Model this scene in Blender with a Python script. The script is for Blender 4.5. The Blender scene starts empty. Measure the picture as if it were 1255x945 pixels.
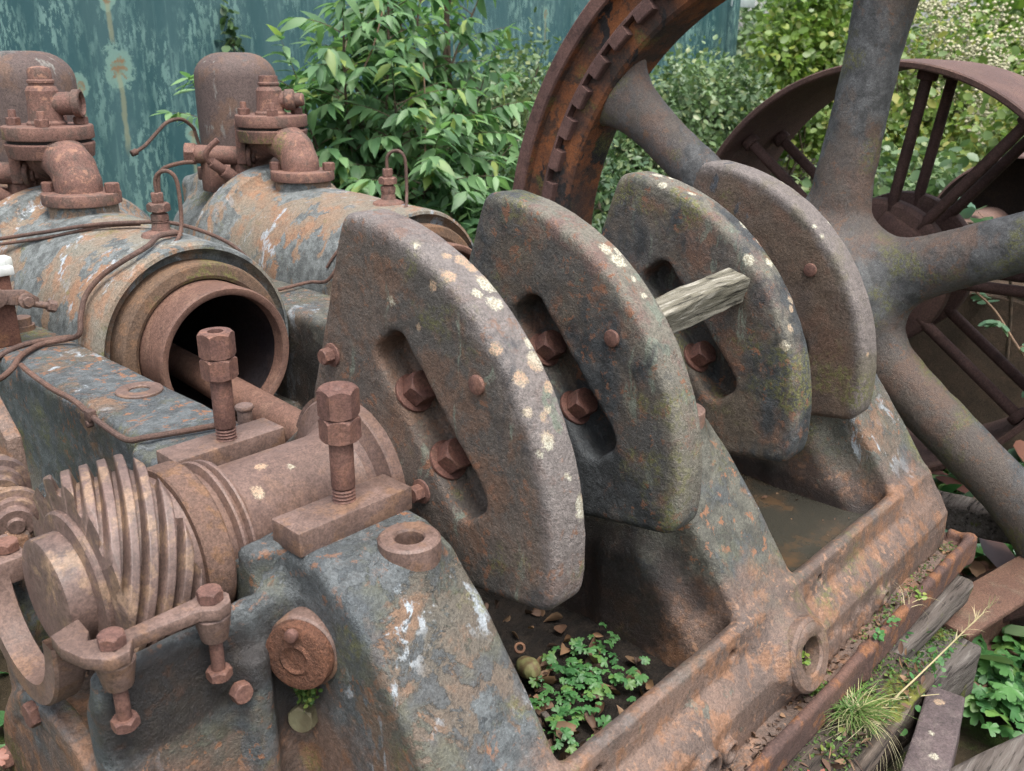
import bpy, bmesh, math, random
import numpy as np
from mathutils import Vector, Matrix
import openvdb
PI = math.pi
random.seed(7)
rng = np.random.default_rng(11)
scene = bpy.context.scene
COL = scene.collection
AZ = .889            # height of the crankshaft axis
def V(*a): return Vector(a)

# ------------------------------------------------------------------ scene tree helpers
def thing(name, label, cat, loc=(0, 0, 0), group=None):
    o = bpy.data.objects.new(name, None); COL.objects.link(o)
    o.location = loc; o.empty_display_size = .05
    o['label'] = label; o['category'] = cat
    if group: o['group'] = group
    o['_l'] = 1; del o['_l']
    return o
def link(o, parent=None):
    COL.objects.link(o)
    if parent is not None:
        o.parent = parent
        # parents are never rotated, so the inverse is a plain translation
        L = Vector((0, 0, 0)); p = parent
        while p is not None:
            L += p.location if p.get('category') else Vector((0, 0, 0)); p = p.parent
        o.matrix_parent_inverse = Matrix.Translation(-L) if parent.get('category') and parent.type == 'EMPTY' else Matrix.Identity(4)
    return o
def tag(o, label=None, cat=None, group=None, kind=None):
    if label: o['label'] = label
    if cat: o['category'] = cat
    if group: o['group'] = group
    if kind: o['kind'] = kind
    return o
def copy_tree(root, off, label=None):
    r = root.copy(); COL.objects.link(r); r.location = root.location + Vector(off)
    if label: r['label'] = label
    def rec(src, dst):
        for ch in list(src.children):
            c = ch.copy(); COL.objects.link(c); c.parent = dst
            c.matrix_parent_inverse = ch.matrix_parent_inverse.copy()
            rec(ch, c)
    rec(root, r)
    return r

# ------------------------------------------------------------------ mesh builder
class MB:
    def __init__(s): s.v = []; s.f = []
    def add(s, vs, fs):
        n = len(s.v); s.v += [tuple(p) for p in vs]; s.f += [tuple(i + n for i in f) for f in fs]; return s
    def bm(s, bm, M=None):
        bm.verts.index_update()
        vs = [(M @ v.co) if M else v.co for v in bm.verts]
        s.add(vs, [[v.index for v in f.verts] for f in bm.faces]); bm.free(); return s
    def box(s, c, h, bev=.002, M=None, seg=2):
        bm = bmesh.new(); bmesh.ops.create_cube(bm, size=1)
        bmesh.ops.scale(bm, vec=(h[0]*2, h[1]*2, h[2]*2), verts=bm.verts)
        if bev: bmesh.ops.bevel(bm, geom=bm.edges[:], offset=bev, segments=seg, affect='EDGES', profile=.5)
        T = Matrix.Translation(Vector(c)); T = T @ M if M else T
        return s.bm(bm, T)
    def rough_box(s, c, h, M=None, cuts=(24, 5, 5), amp=.006, bev=.01, seed=0, freq=9.):
        # weathered timber or stone: a subdivided box whose skin is pushed about by noise
        from mathutils import noise
        bm = bmesh.new(); bmesh.ops.create_cube(bm, size=1)
        bmesh.ops.scale(bm, vec=(h[0]*2, h[1]*2, h[2]*2), verts=bm.verts)
        bmesh.ops.bevel(bm, geom=bm.edges[:], offset=bev, segments=2, affect='EDGES', profile=.5)
        for ax in range(3):
            for k in range(1, cuts[ax]):
                co = -h[ax] + 2*h[ax]*k/cuts[ax]; no = [0, 0, 0]; no[ax] = 1; pc = [0, 0, 0]; pc[ax] = co
                bmesh.ops.bisect_plane(bm, geom=bm.verts[:]+bm.edges[:]+bm.faces[:], plane_co=pc, plane_no=no)
        for v in bm.verts:
            q = v.co*freq + Vector((seed*3.1, seed*1.7, seed))
            q.x *= .35
            n = noise.noise_vector(q); n2 = noise.noise_vector(q*3.3)
            v.co += Vector((n.x*.5, n.y, n.z))*amp + Vector((0, n2.y, n2.z))*amp*.4
        T = Matrix.Translation(Vector(c)); T = T @ M if M else T
        return s.bm(bm, T)
    def prism(s, poly, axis, a, b, bev=0., seg=2):
        """polygon in the two other axes (cyclic order x,y,z) extruded along axis from a to b"""
        n = len(poly)
        def P(p, t):
            if axis == 'x': return (t, p[0], p[1])
            if axis == 'y': return (p[0], t, p[1])
            return (p[0], p[1], t)
        bm = bmesh.new()
        A = [bm.verts.new(P(p, a)) for p in poly]; B = [bm.verts.new(P(p, b)) for p in poly]
        bm.faces.new(A); bm.faces.new(B[::-1])
        for i in range(n): bm.faces.new((A[i], B[i], B[(i+1) % n], A[(i+1) % n]))
        bmesh.ops.recalc_face_normals(bm, faces=bm.faces[:])
        if bev:
            es = [e for e in bm.edges if e.calc_face_angle(0) > .5]
            bmesh.ops.bevel(bm, geom=es, offset=bev, segments=seg, affect='EDGES', profile=.5)
        return s.bm(bm)
    def lathe(s, prof, o, d, seg=48, a0=0., a1=2*PI, ref=None):
        """prof: (radius, distance along d)"""
        o = Vector(o); d = Vector(d).normalized()
        r = Vector(ref) if ref else (Vector((0, 0, 1)) if abs(d.z) < .9 else Vector((1, 0, 0)))
        u = (r - d*r.dot(d)).normalized(); w = d.cross(u)
        full = abs(a1-a0-2*PI) < 1e-6; m = seg if full else seg+1
        vs = []; fs = []; idx = []
        for (R, h) in prof:
            if R < 1e-6: idx.append([len(vs)]); vs.append(o+d*h)
            else:
                idx.append(list(range(len(vs), len(vs)+m)))
                for k in range(m):
                    a = a0+(a1-a0)*k/seg; vs.append(o+d*h+(u*math.cos(a)+w*math.sin(a))*R)
        for A, B in zip(idx[:-1], idx[1:]):
            for k in range(seg if full or True else seg):
                k2 = (k+1) % m
                if not full and k == seg: continue
                if len(A) == 1 and len(B) == 1: continue
                if len(A) == 1: fs.append((A[0], B[k2], B[k]))
                elif len(B) == 1: fs.append((A[k], A[k2], B[0]))
                else: fs.append((A[k], A[k2], B[k2], B[k]))
        return s.add(vs, fs)
    def cyl(s, o, d, R, h, bev=.002, seg=32, R2=None):
        R2 = R if R2 is None else R2; b = min(bev, R*.4, abs(h)*.4)
        return s.lathe([(0, 0), (R-b, 0), (R-.3*b, .3*b), (R, b), (R2, h-b), (R2-.3*b, h-.3*b), (R2-b, h), (0, h)], o, d, seg)
    def ring(s, o, d, Ro, Ri, h, bev=.002, seg=40):
        b = bev
        return s.lathe([(Ri, h-b), (Ri, b), (Ri+b, 0), (Ro-b, 0), (Ro, b), (Ro, h-b), (Ro-b, h), (Ri+b, h), (Ri, h-b)], o, d, seg)
    def tube(s, pts, r, seg=10, sub=6, cap=True):
        P = [Vector(p) for p in pts]
        rr = r if isinstance(r, (list, tuple)) else [r]*len(P)
        Q = []; RR = []
        n = len(P)
        for i in range(n-1):
            p0 = P[max(i-1, 0)]; p1 = P[i]; p2 = P[i+1]; p3 = P[min(i+2, n-1)]
            for k in range(sub):
                t = k/sub
                Q.append(.5*((2*p1)+(p2-p0)*t+(2*p0-5*p1+4*p2-p3)*t*t+(3*p1-p0-3*p2+p3)*t**3)); RR.append(rr[i]*(1-t)+rr[i+1]*t)
        Q.append(P[-1]); RR.append(rr[-1])
        vs = []; fs = []; u = None
        for i, q in enumerate(Q):
            t = (Q[min(i+1, len(Q)-1)]-Q[max(i-1, 0)]).normalized()
            if u is None: u = t.orthogonal().normalized()
            else: u = (u-t*u.dot(t)).normalized()
            w = t.cross(u)
            for k in range(seg):
                a = 2*PI*k/seg; vs.append(q+(u*math.cos(a)+w*math.sin(a))*RR[i])
        for i in range(len(Q)-1):
            for k in range(seg):
                k2 = (k+1) % seg; fs.append((i*seg+k, i*seg+k2, (i+1)*seg+k2, (i+1)*seg+k))
        if cap: fs.append(tuple(range(seg))[::-1]); fs.append(tuple(range((len(Q)-1)*seg, len(Q)*seg)))
        return s.add(vs, fs)
    def hex(s, o, d, R, h, ang=0., hole=0.):
        """hexagon nut: across-corner radius R, chamfered outer end"""
        o = Vector(o); d = Vector(d).normalized()
        r = Vector((0, 0, 1)) if abs(d.z) < .9 else Vector((1, 0, 0))
        u = (r-d*r.dot(d)).normalized(); w = d.cross(u); m = 24
        def pt(a, R_, hh): return o+d*hh+(u*math.cos(a)+w*math.sin(a))*R_
        def hexR(a):
            t = (a-ang) % (PI/3)-PI/6
            return R*math.cos(PI/6)/math.cos(t)
        vs = []; rings = []
        def ringf(f):
            rings.append(list(range(len(vs), len(vs)+m)))
            for k in range(m):
                a = ang+2*PI*k/m; vs.append(pt(a, *f(a)))
        c = R*.15
        ringf(lambda a: (R*.82, 0))
        ringf(lambda a: (hexR(a)*.995, c*max(0, (hexR(a)/R-.866))/.134*.6+.0004))
        ringf(lambda a: (hexR(a), h-c*max(0, (hexR(a)/R-.866))/.134*.9-.0008))
        ringf(lambda a: (R*.84, h))
        ri = hole if hole else R*.3
        ringf(lambda a: (ri, h))
        fs = []
        if hole: ringf(lambda a: (ri, h-.012))
        for A, B in zip(rings[:-1], rings[1:]):
            for k in range(m): fs.append((A[k], A[(k+1) % m], B[(k+1) % m], B[k]))
        fs.append(tuple(rings[-1])); fs.append(tuple(rings[0][::-1]))
        return s.add(vs, fs)
    def build(s, name, mat, parent=None, sharp=24, smooth=True):
        me = bpy.data.meshes.new(name); me.from_pydata(s.v, [], s.f); me.validate(); me.update()
        o = bpy.data.objects.new(name, me)
        if mat: me.materials.append(mat)
        bm = bmesh.new(); bm.from_mesh(me); bmesh.ops.recalc_face_normals(bm, faces=bm.faces[:]); bm.to_mesh(me); bm.free()
        if smooth:
            me.shade_smooth(); me.set_sharp_from_angle(angle=math.radians(sharp))
        return link(o, parent)

# ------------------------------------------------------------------ signed distance castings
def smin(a, b, k):
    if k <= 0: return np.minimum(a, b)
    h = np.maximum(k-np.abs(a-b), 0)/k
    return np.minimum(a, b)-h*h*k*.25
def smax(a, b, k): return -smin(-a, -b, k)
def seg_poly(Y, Z, poly):
    """exact signed distance to a polygon (negative inside)"""
    d = np.full(np.broadcast(Y, Z).shape, 1e9, np.float32); sgn = np.ones_like(d)
    n = len(poly)
    for i in range(n):
        ax, ay = poly[i]; bx, by = poly[i-1]
        ex, ey = bx-ax, by-ay; wx, wy = Y-ax, Z-ay
        t = np.clip((wx*ex+wy*ey)/(ex*ex+ey*ey), 0, 1)
        d = np.minimum(d, (wx-ex*t)**2+(wy-ey*t)**2)
        c1 = Z >= ay; c2 = Z < by; c3 = ex*wy > ey*wx
        flip = (c1 & c2 & c3) | (~c1 & ~c2 & ~c3)
        sgn = np.where(flip, -sgn, sgn)
    return np.sqrt(d)*sgn
def vnoise(shape, h, wl, seed):
    r = np.random.default_rng(seed); out = None
    g = [max(int(n*h/wl)+3, 3) for n in shape]
    a = r.random(g, dtype=np.float32)*2-1
    for ax in range(3):
        n = shape[ax]; t = np.arange(n, dtype=np.float32)*h/wl; i = t.astype(int); f = t-i; f = f*f*(3-2*f)
        sh = [1, 1, 1]; sh[ax] = n; f = f.reshape(sh).astype(np.float32)
        a = np.take(a, i, axis=ax)*(1-f)+np.take(a, i+1, axis=ax)*f
    return a
class Vox:
    def __init__(s, lo, hi, h):
        s.lo = lo; s.h = h; s.n = [int(round((b-a)/h))+1 for a, b in zip(lo, hi)]
        s.D = np.full(s.n, .5, np.float32)
        s.c = [np.arange(n, dtype=np.float32)*h+a for n, a in zip(s.n, lo)]
    def op(s, fn, lo, hi, k=.0, cut=False):
        sl = []
        for ax in range(3):
            a = int(max(0, math.floor((lo[ax]-k-.03-s.lo[ax])/s.h))); b = int(min(s.n[ax], math.ceil((hi[ax]+k+.03-s.lo[ax])/s.h)+1))
            if b <= a: return s
            sl.append(slice(a, b))
        sl = tuple(sl)
        X = s.c[0][sl[0]][:, None, None]; Y = s.c[1][sl[1]][None, :, None]; Z = s.c[2][sl[2]][None, None, :]
        d = fn(X, Y, Z).astype(np.float32)
        s.D[sl] = smax(s.D[sl], -d, k) if cut else smin(s.D[sl], d, k)
        return s
    def box(s, lo, hi, r=.0, k=.0, cut=False):
        c = [(a+b)/2 for a, b in zip(lo, hi)]; e = [(b-a)/2-r for a, b in zip(lo, hi)]
        def fn(X, Y, Z):
            q = [np.abs(A-cc)-ee for A, cc, ee in zip((X, Y, Z), c, e)]
            return np.sqrt(np.maximum(q[0], 0)**2+np.maximum(q[1], 0)**2+np.maximum(q[2], 0)**2)+np.minimum(np.maximum(np.maximum(q[0], q[1]), q[2]), 0)-r
        return s.op(fn, lo, hi, k, cut)
    def cyl(s, ax, c, R, a, b, r=.0, k=.0, cut=False, R2=None):
        """cylinder along axis ax (0,1,2), c = the other two coordinates, from a to b; R2 = radius at b"""
        o = [i for i in range(3) if i != ax]
        def fn(*A):
            rho = np.sqrt((A[o[0]]-c[0])**2+(A[o[1]]-c[1])**2)
            RR = R if R2 is None else R+(R2-R)*np.clip((A[ax]-a)/(b-a), 0, 1)
            q0 = rho-RR+r; q1 = np.abs(A[ax]-(a+b)/2)-(b-a)/2+r
            return np.sqrt(np.maximum(q0, 0)**2+np.maximum(q1, 0)**2)+np.minimum(np.maximum(q0, q1), 0)-r
        lo = [0]*3; hi = [0]*3; RM = max(R, R2 or 0)
        lo[ax] = a; hi[ax] = b
        for i, oo in enumerate(o): lo[oo] = c[i]-RM; hi[oo] = c[i]+RM
        return s.op(fn, lo, hi, k, cut)
    def prism(s, ax, poly, a, b, r=.0, k=.0, cut=False):
        o = [i for i in range(3) if i != ax]
        p = np.array(poly)
        def fn(*A):
            q0 = seg_poly(A[o[0]], A[o[1]], poly)+r; q1 = np.abs(A[ax]-(a+b)/2)-(b-a)/2+r
            return np.sqrt(np.maximum(q0, 0)**2+np.maximum(q1, 0)**2)+np.minimum(np.maximum(q0, q1), 0)-r
        lo = [0]*3; hi = [0]*3; lo[ax] = a; hi[ax] = b
        for i, oo in enumerate(o): lo[oo] = p[:, i].min(); hi[oo] = p[:, i].max()
        return s.op(fn, lo, hi, k, cut)
    def cone(s, A, B, Ra, Rb, k=.0, cut=False):
        A = np.array(A, np.float32); B = np.array(B, np.float32); L2 = ((B-A)**2).sum()
        def fn(X, Y, Z):
            t = np.clip(((X-A[0])*(B-A)[0]+(Y-A[1])*(B-A)[1]+(Z-A[2])*(B-A)[2])/L2, 0, 1)
            return np.sqrt((X-A[0]-t*(B-A)[0])**2+(Y-A[1]-t*(B-A)[1])**2+(Z-A[2]-t*(B-A)[2])**2)-(Ra+(Rb-Ra)*t)
        R = max(Ra, Rb)
        return s.op(fn, np.minimum(A, B)-R, np.maximum(A, B)+R, k, cut)
    def build(s, name, mat, parent=None, amp=.0, wl=.04, seed=1, M=None, adapt=0.):
        D = s.D
        if amp:
            D += vnoise(D.shape, s.h, wl, seed)*amp+vnoise(D.shape, s.h, wl*.37, seed+1)*amp*.45
        B = s.h*3
        np.clip(D, -B, B, out=D)
        for ax in range(3):      # close the shell at the edge of the block
            i = [slice(None)]*3; i[ax] = 0; D[tuple(i)] = np.maximum(D[tuple(i)], s.h*.5); i[ax] = -1; D[tuple(i)] = np.maximum(D[tuple(i)], s.h*.5)
        g = openvdb.FloatGrid(float(B)); g.copyFromArray(D)
        pts, tris, quads = g.convertToPolygons(isovalue=0., adaptivity=adapt)
        pts = pts*s.h+np.array(s.lo, dtype=np.float32)
        if M is not None:
            m = np.array(M); pts = pts@m[:3, :3].T+m[:3, 3]
        nq, nt = len(quads), len(tris)
        me = bpy.data.meshes.new(name); me.vertices.add(len(pts)); me.vertices.foreach_set('co', pts.astype(np.float32).ravel())
        lt = np.concatenate([quads[:, ::-1].ravel() if nq else np.zeros(0, int), tris[:, ::-1].ravel() if nt else np.zeros(0, int)]).astype(np.int32)
        me.loops.add(len(lt)); me.loops.foreach_set('vertex_index', lt)
        me.polygons.add(nq+nt)
        st = np.concatenate([np.arange(nq)*4, nq*4+np.arange(nt)*3]).astype(np.int32)
        me.polygons.foreach_set('loop_start', st)
        me.update(calc_edges=True); me.validate()
        # make sure faces look outwards
        bm = bmesh.new(); bm.from_mesh(me)
        if bm.calc_volume(signed=True) < 0: bmesh.ops.reverse_faces(bm, faces=bm.faces[:]); bm.to_mesh(me)
        bm.free()
        me.shade_smooth(); me.materials.append(mat)
        return link(bpy.data.objects.new(name, me), parent)

# ------------------------------------------------------------------ materials
class NT:
    def __init__(s, name):
        s.m = bpy.data.materials.new(name); s.m.use_nodes = True; s.t = s.m.node_tree; s.t.nodes.clear()
        s.out = s.n('ShaderNodeOutputMaterial'); s.pos = s.n('ShaderNodeNewGeometry').outputs['Position']
    def n(s, typ, **kw):
        nd = s.t.nodes.new(typ)
        for k, v in kw.items(): setattr(nd, k, v)
        return nd
    def set(s, sock, v):
        if isinstance(v, bpy.types.NodeSocket): s.t.links.new(v, sock)
        elif isinstance(v, (tuple, list)): sock.default_value = (*v, 1) if len(v) == 3 and len(sock.default_value) == 4 else v
        else: sock.default_value = v
    def math(s, op, a, b=None, clamp=False):
        nd = s.n('ShaderNodeMath', operation=op, use_clamp=clamp); s.set(nd.inputs[0], a)
        if b is not None: s.set(nd.inputs[1], b)
        return nd.outputs[0]
    def noise(s, scale, det=5, rough=.55, vec=None, dist=0., off=None):
        nd = s.n('ShaderNodeTexNoise'); nd.inputs['Scale'].default_value = scale; nd.inputs['Detail'].default_value = det
        nd.inputs['Roughness'].default_value = rough; nd.inputs['Distortion'].default_value = dist
        v = vec or s.pos
        if off is not None: v = s.vadd(v, (off, off*1.7, -off))
        s.t.links.new(v, nd.inputs['Vector']); return nd.outputs['Fac']
    def vadd(s, a, b):
        nd = s.n('ShaderNodeVectorMath', operation='ADD'); s.set(nd.inputs[0], a); s.set(nd.inputs[1], b); return nd.outputs[0]
    def vmul(s, a, b):
        nd = s.n('ShaderNodeVectorMath', operation='MULTIPLY'); s.set(nd.inputs[0], a); s.set(nd.inputs[1], b); return nd.outputs[0]
    def step(s, x, a, b, to0=0., to1=1.):
        nd = s.n('ShaderNodeMapRange', interpolation_type='SMOOTHSTEP'); s.set(nd.inputs[0], x)
        nd.inputs[1].default_value = a; nd.inputs[2].default_value = b; nd.inputs[3].default_value = to0; nd.inputs[4].default_value = to1
        return nd.outputs[0]
    def mix(s, a, b, f, mode='MIX'):
        nd = s.n('ShaderNodeMix', data_type='RGBA', blend_type=mode); s.set(nd.inputs[0], f); s.set(nd.inputs[6], a); s.set(nd.inputs[7], b)
        return nd.outputs[2]
    def voro(s, scale, vec=None, rnd=1.):
        nd = s.n('ShaderNodeTexVoronoi'); nd.inputs['Scale'].default_value = scale; nd.inputs['Randomness'].default_value = rnd
        s.t.links.new(vec or s.pos, nd.inputs['Vector']); return nd
    def sep(s, v):
        nd = s.n('ShaderNodeSeparateXYZ'); s.set(nd.inputs[0], v); return nd.outputs
    def bump(s, h, strength=.5, dist=.002, normal=None):
        nd = s.n('ShaderNodeBump'); nd.inputs['Strength'].default_value = strength; nd.inputs['Distance'].default_value = dist
        s.t.links.new(h, nd.inputs['Height'])
        if normal: s.t.links.new(normal, nd.inputs['Normal'])
        return nd.outputs[0]
    def surf(s, col, rough=.8, normal=None, spec=.35, metal=0., **kw):
        p = s.n('ShaderNodeBsdfPrincipled'); s.set(p.inputs['Base Color'], col); s.set(p.inputs['Roughness'], rough)
        p.inputs['Specular IOR Level'].default_value = spec; p.inputs['Metallic'].default_value = metal
        if normal: s.t.links.new(normal, p.inputs['Normal'])
        s.t.links.new(p.outputs[0], s.out.inputs[0]); s.p = p
        return s.m

def srgb(r, g, b):
    f = lambda c: (c/255/12.92) if c/255 <= .04045 else ((c/255+.055)/1.055)**2.4
    return (f(r), f(g), f(b))

def cast(name, c1, c2, c3, a3=.6, paint=None, pt=.56, ps=5., streak=None, st=.6, lichen=0., lichen_r=.32, moss=0., freck=None, spots=None, pw=.025, olive=None, dark_patches=None, crust=None, bs=1., rough=.82, s1=4., spec=.3, off=0., rim=None, band=None, zband=None, axial=None):
    """rusted cast iron: two ground rusts, a third in patches, old paint, run marks, crusts of lichen, moss"""
    N = NT(name)
    P = N.vadd(N.pos, (off, off*.7, off*.3)) if off else N.pos
    warp = N.n('ShaderNodeTexNoise'); warp.inputs['Scale'].default_value = 12; N.t.links.new(P, warp.inputs['Vector'])
    wv = N.vadd(P, N.vmul(N.vadd(warp.outputs['Color'], (-.5, -.5, -.5)), (.05, .05, .05)))
    c = N.mix(c1, c2, N.step(N.noise(s1, 7, .62, wv), .38, .6))
    c = N.mix(c, c3, N.math('MULTIPLY', N.step(N.noise(s1*2.6, 9, .68, wv, off=3), .5, .6), a3))
    fine = N.noise(70, 6, .7, P); grain = N.noise(330, 3, .7, P); mid = N.noise(22, 6, .65, wv, off=9)
    hmask = None
    if axial:       # a band of another colour beyond a given distance from the crank axis (rim wear, with edge sheen put into the colour)
        x, y, z = N.sep(N.pos)
        rr = N.math('SQRT', N.math('ADD', N.math('MULTIPLY', y, y), N.math('POWER', N.math('SUBTRACT', z, AZ), 2.)))
        m = N.step(N.math('ADD', rr, N.math('MULTIPLY', N.math('SUBTRACT', mid, .5), .05)), axial[1]-.012, axial[1]+.012)
        c = N.mix(c, N.mix(axial[0], axial[2], N.step(N.noise(9, 8, .7, wv, off=21), .48, .62)), m)
    if streak:
        sv = N.vmul(wv, (1, 1, .16))
        m = N.math('MULTIPLY', N.step(N.noise(26, 7, .65, sv, off=5), st, st+.05), N.step(N.noise(5, 3, .5, P, off=2), .44, .6))
        c = N.mix(c, streak, m)
    if paint:
        if olive:
            paint = N.mix(paint, olive, N.step(N.sep(N.pos)[0], .15, .45)); dark = N.mix(paint, (.6, .6, .6), 1., 'MULTIPLY')
        else: dark = tuple(q*.55 for q in paint)
        pm = N.step(N.noise(ps, 11, .66, N.vmul(wv, (1, 1, .6)), off=14), pt, pt+pw)
        c = N.mix(c, N.mix(paint, dark, N.step(N.noise(30, 5, .6, P), .4, .62)), pm); hmask = pm
    if crust:
        cm = N.math('MULTIPLY', N.step(N.noise(11, 12, .7, wv, off=71), .505, .525), N.step(N.noise(3.5, 4, .6, P, off=73), .40, .52))
        c = N.mix(c, N.mix(crust, GREEN_GR, N.step(N.noise(8, 5, .6, P, off=75), .45, .6)), N.math('MULTIPLY', cm, .8)); hmask = N.math('ADD', hmask, cm) if hmask else cm
    if moss:
        m = N.math('MULTIPLY', N.step(N.noise(6, 6, .6, P, off=31), .62-moss*.3, .72-moss*.3), N.step(N.noise(120, 4, .7, P), .42, .56))
        c = N.mix(c, srgb(104, 104, 58), N.math('MULTIPLY', m, .75))
    c = N.mix(c, N.mix((0, 0, 0), (1, 1, 1), N.step(fine, .25, .75, .5, 1.), 'MIX'), .55, 'MULTIPLY')
    gr = N.n('ShaderNodeBrightContrast'); N.set(gr.inputs[0], c)
    g2 = N.noise(150, 4, .75, P, off=17)
    c = N.mix(c, N.mix((.42,)*3, (1.5,)*3, N.step(N.math('ADD', N.math('MULTIPLY', grain, .5), N.math('MULTIPLY', g2, .5)), .36, .64)), .62, 'MULTIPLY')
    N.set(gr.inputs[0], c); N.set(gr.inputs[1], 0.); c = gr.outputs[0]
    if freck: c = N.mix(c, freck, N.math('MULTIPLY', N.step(N.noise(48, 5, .7, wv, off=27), .56, .62), N.step(N.noise(7, 4, .6, P, off=28), .42, .6)))
    c = N.mix(c, N.mix(c, (.012, .010, .010), .8), N.step(mid, .63, .75, 0., .7))
    if lichen:
        vo = N.voro(1./lichen_r*2.2, wv); cr = N.sep(vo.outputs['Color'])[0]
        thr = N.math('SUBTRACT', N.math('MULTIPLY', cr, .30), .30*(1-lichen)-.0)
        m1 = N.step(N.math('SUBTRACT', N.math('ADD', vo.outputs['Distance'], N.math('MULTIPLY', N.math('SUBTRACT', N.noise(150, 4, .7, P), .5), .12)), thr), 0., .03, 1., 0.)
        vo2 = N.voro(1./lichen_r*7, wv); cr2 = N.sep(vo2.outputs['Color'])[1]
        m2 = N.step(N.math('SUBTRACT', vo2.outputs['Distance'], N.math('SUBTRACT', N.math('MULTIPLY', cr2, .3), .3*(1-lichen*.75))), 0., .05, 1., 0.)
        m = N.math('MAXIMUM', m1, m2)
        lc = N.mix(srgb(196, 192, 172), srgb(186, 140, 104), N.step(N.noise(7, 2, .5, P, off=40), .45, .6))
        c = N.mix(c, N.mix(lc, srgb(150, 146, 120), N.step(N.noise(200, 3, .6, P), .45, .65)), N.math('MULTIPLY', m, .92)); 
    if dark_patches:
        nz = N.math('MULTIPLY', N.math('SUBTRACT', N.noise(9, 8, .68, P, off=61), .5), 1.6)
        for (a_, b_, c_, ra, rb, rc) in dark_patches:
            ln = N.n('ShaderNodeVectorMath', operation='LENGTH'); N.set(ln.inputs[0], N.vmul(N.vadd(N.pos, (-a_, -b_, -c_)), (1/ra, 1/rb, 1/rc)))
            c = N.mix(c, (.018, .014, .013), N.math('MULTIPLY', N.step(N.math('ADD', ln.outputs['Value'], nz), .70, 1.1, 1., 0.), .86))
    if spots:
        best = None
        jit = N.math('ADD', N.math('MULTIPLY', N.math('SUBTRACT', N.noise(75, 6, .75, P, off=51), .5), .026), N.math('MULTIPLY', N.math('SUBTRACT', N.noise(420, 4, .75, P, off=53), .5), .012))
        for (sx_, sy_, sz_, sr_) in spots:
            d_ = N.n('ShaderNodeVectorMath', operation='DISTANCE'); N.set(d_.inputs[0], N.pos); d_.inputs[1].default_value = (sx_, sy_, sz_)
            e_ = N.math('SUBTRACT', d_.outputs['Value'], sr_); best = e_ if best is None else N.math('MINIMUM', best, e_)
        m = N.math('MULTIPLY', N.step(N.math('ADD', best, jit), -.0016, .0022, 1., 0.), N.step(N.noise(500, 2, .6, P), .30, .48))
        lc = N.mix(srgb(186, 184, 166), srgb(172, 142, 116), N.step(N.noise(9, 2, .5, P, off=44), .46, .58))
        c = N.mix(c, N.mix(lc, srgb(132, 124, 104), N.step(N.noise(260, 4, .7, P), .44, .62)), N.math('MULTIPLY', m, .85))
    h = N.math('ADD', N.math('MULTIPLY', fine, .7), N.math('MULTIPLY', grain, .35))
    h = N.math('ADD', N.math('ADD', h, N.math('MULTIPLY', g2, .6)), N.math('MULTIPLY', mid, .32))
    if hmask: h = N.math('ADD', h, N.math('MULTIPLY', hmask, .22))
    nrm = N.bump(h, min(1., .75*bs), .0042*bs)
    r = N.step(fine, .3, .7, rough-.12, rough+.1)
    return N.surf(c, r, nrm, spec)

# colours measured off the photograph's surfaces
RUST_PINK = (.150, .085, .066); RUST_BROWN = (.100, .055, .040); RUST_OR = (.215, .085, .032); RUST_DK = (.045, .027, .022)
GREY_BL = (.085, .098, .105); GREY_LT = (.215, .245, .262); GREEN_GR = (.088, .092, .066); FLAKE = (.34, .38, .41); MAUVE = (.150, .128, .138)
M = {}
DARK_PATCHES = [(.53, -.20, .60, .10, .26, .17), (.30, .22, .6, .45, .12, .3), (1.19, -.18, .57, .05, .30, .05), (-.33, -.18, .79, .14, .05, .07), (.06, .60, .80, .04, .30, .12), (.52, .65, .75, .04, .35, .16), (.98, .22, .6, .4, .12, .3), (-.20, -.15, .70, .06, .05, .10)]  # near-black blotches set by position: pit walls, under the bracket, frame sides
M['bed'] = cast('cast_iron_old_slate_paint', (.130, .095, .070), (.100, .090, .072), (.225, .115, .060), .5, olive=(.108, .106, .086), dark_patches=DARK_PATCHES, paint=(.104, .116, .120), pt=.46, ps=3.4, pw=.02, crust=(.062, .072, .078), streak=(.32, .36, .39), st=.53, lichen=.04, lichen_r=.35, moss=.22, s1=4, bs=1.1, spec=.5, rough=.66, freck=(.20, .095, .050))
M['bed_low'] = cast('cast_iron_bed_bare_rust', (.165, .108, .082), (.105, .074, .060), (.25, .120, .058), .6, paint=(.135, .125, .100), pt=.62, ps=7, moss=.12, s1=7, bs=1., spec=.5, rough=.6, dark_patches=DARK_PATCHES, freck=(.26, .15, .095))
M['cap'] = cast('bearing_cap_rust', (.178, .116, .096), (.122, .076, .060), (.215, .120, .07), .55, lichen=.02, bs=.45, s1=7, rough=.62, spec=.5)
M['shaft'] = cast('shaft_rust', (.180, .116, .096), (.140, .088, .072), (.195, .115, .08), .45, bs=.4, s1=5, rough=.60, spec=.5, spots=[(-.099, -.022, .974, .008), (-.128, -.057, .956, .0095), (-.16, -.024, .974, .004), (-.06, -.04, .967, .004)])
M['gear'] = cast('gear_rust', (.165, .106, .088), (.115, .076, .064), (.34, .22, .13), .45, bs=.45, s1=9, rough=.55, spec=.55)
M['bolt'] = cast('bolt_rust', (.175, .092, .070), (.125, .066, .054), (.20, .10, .07), .5, bs=.45, s1=14, rough=.72)
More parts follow.
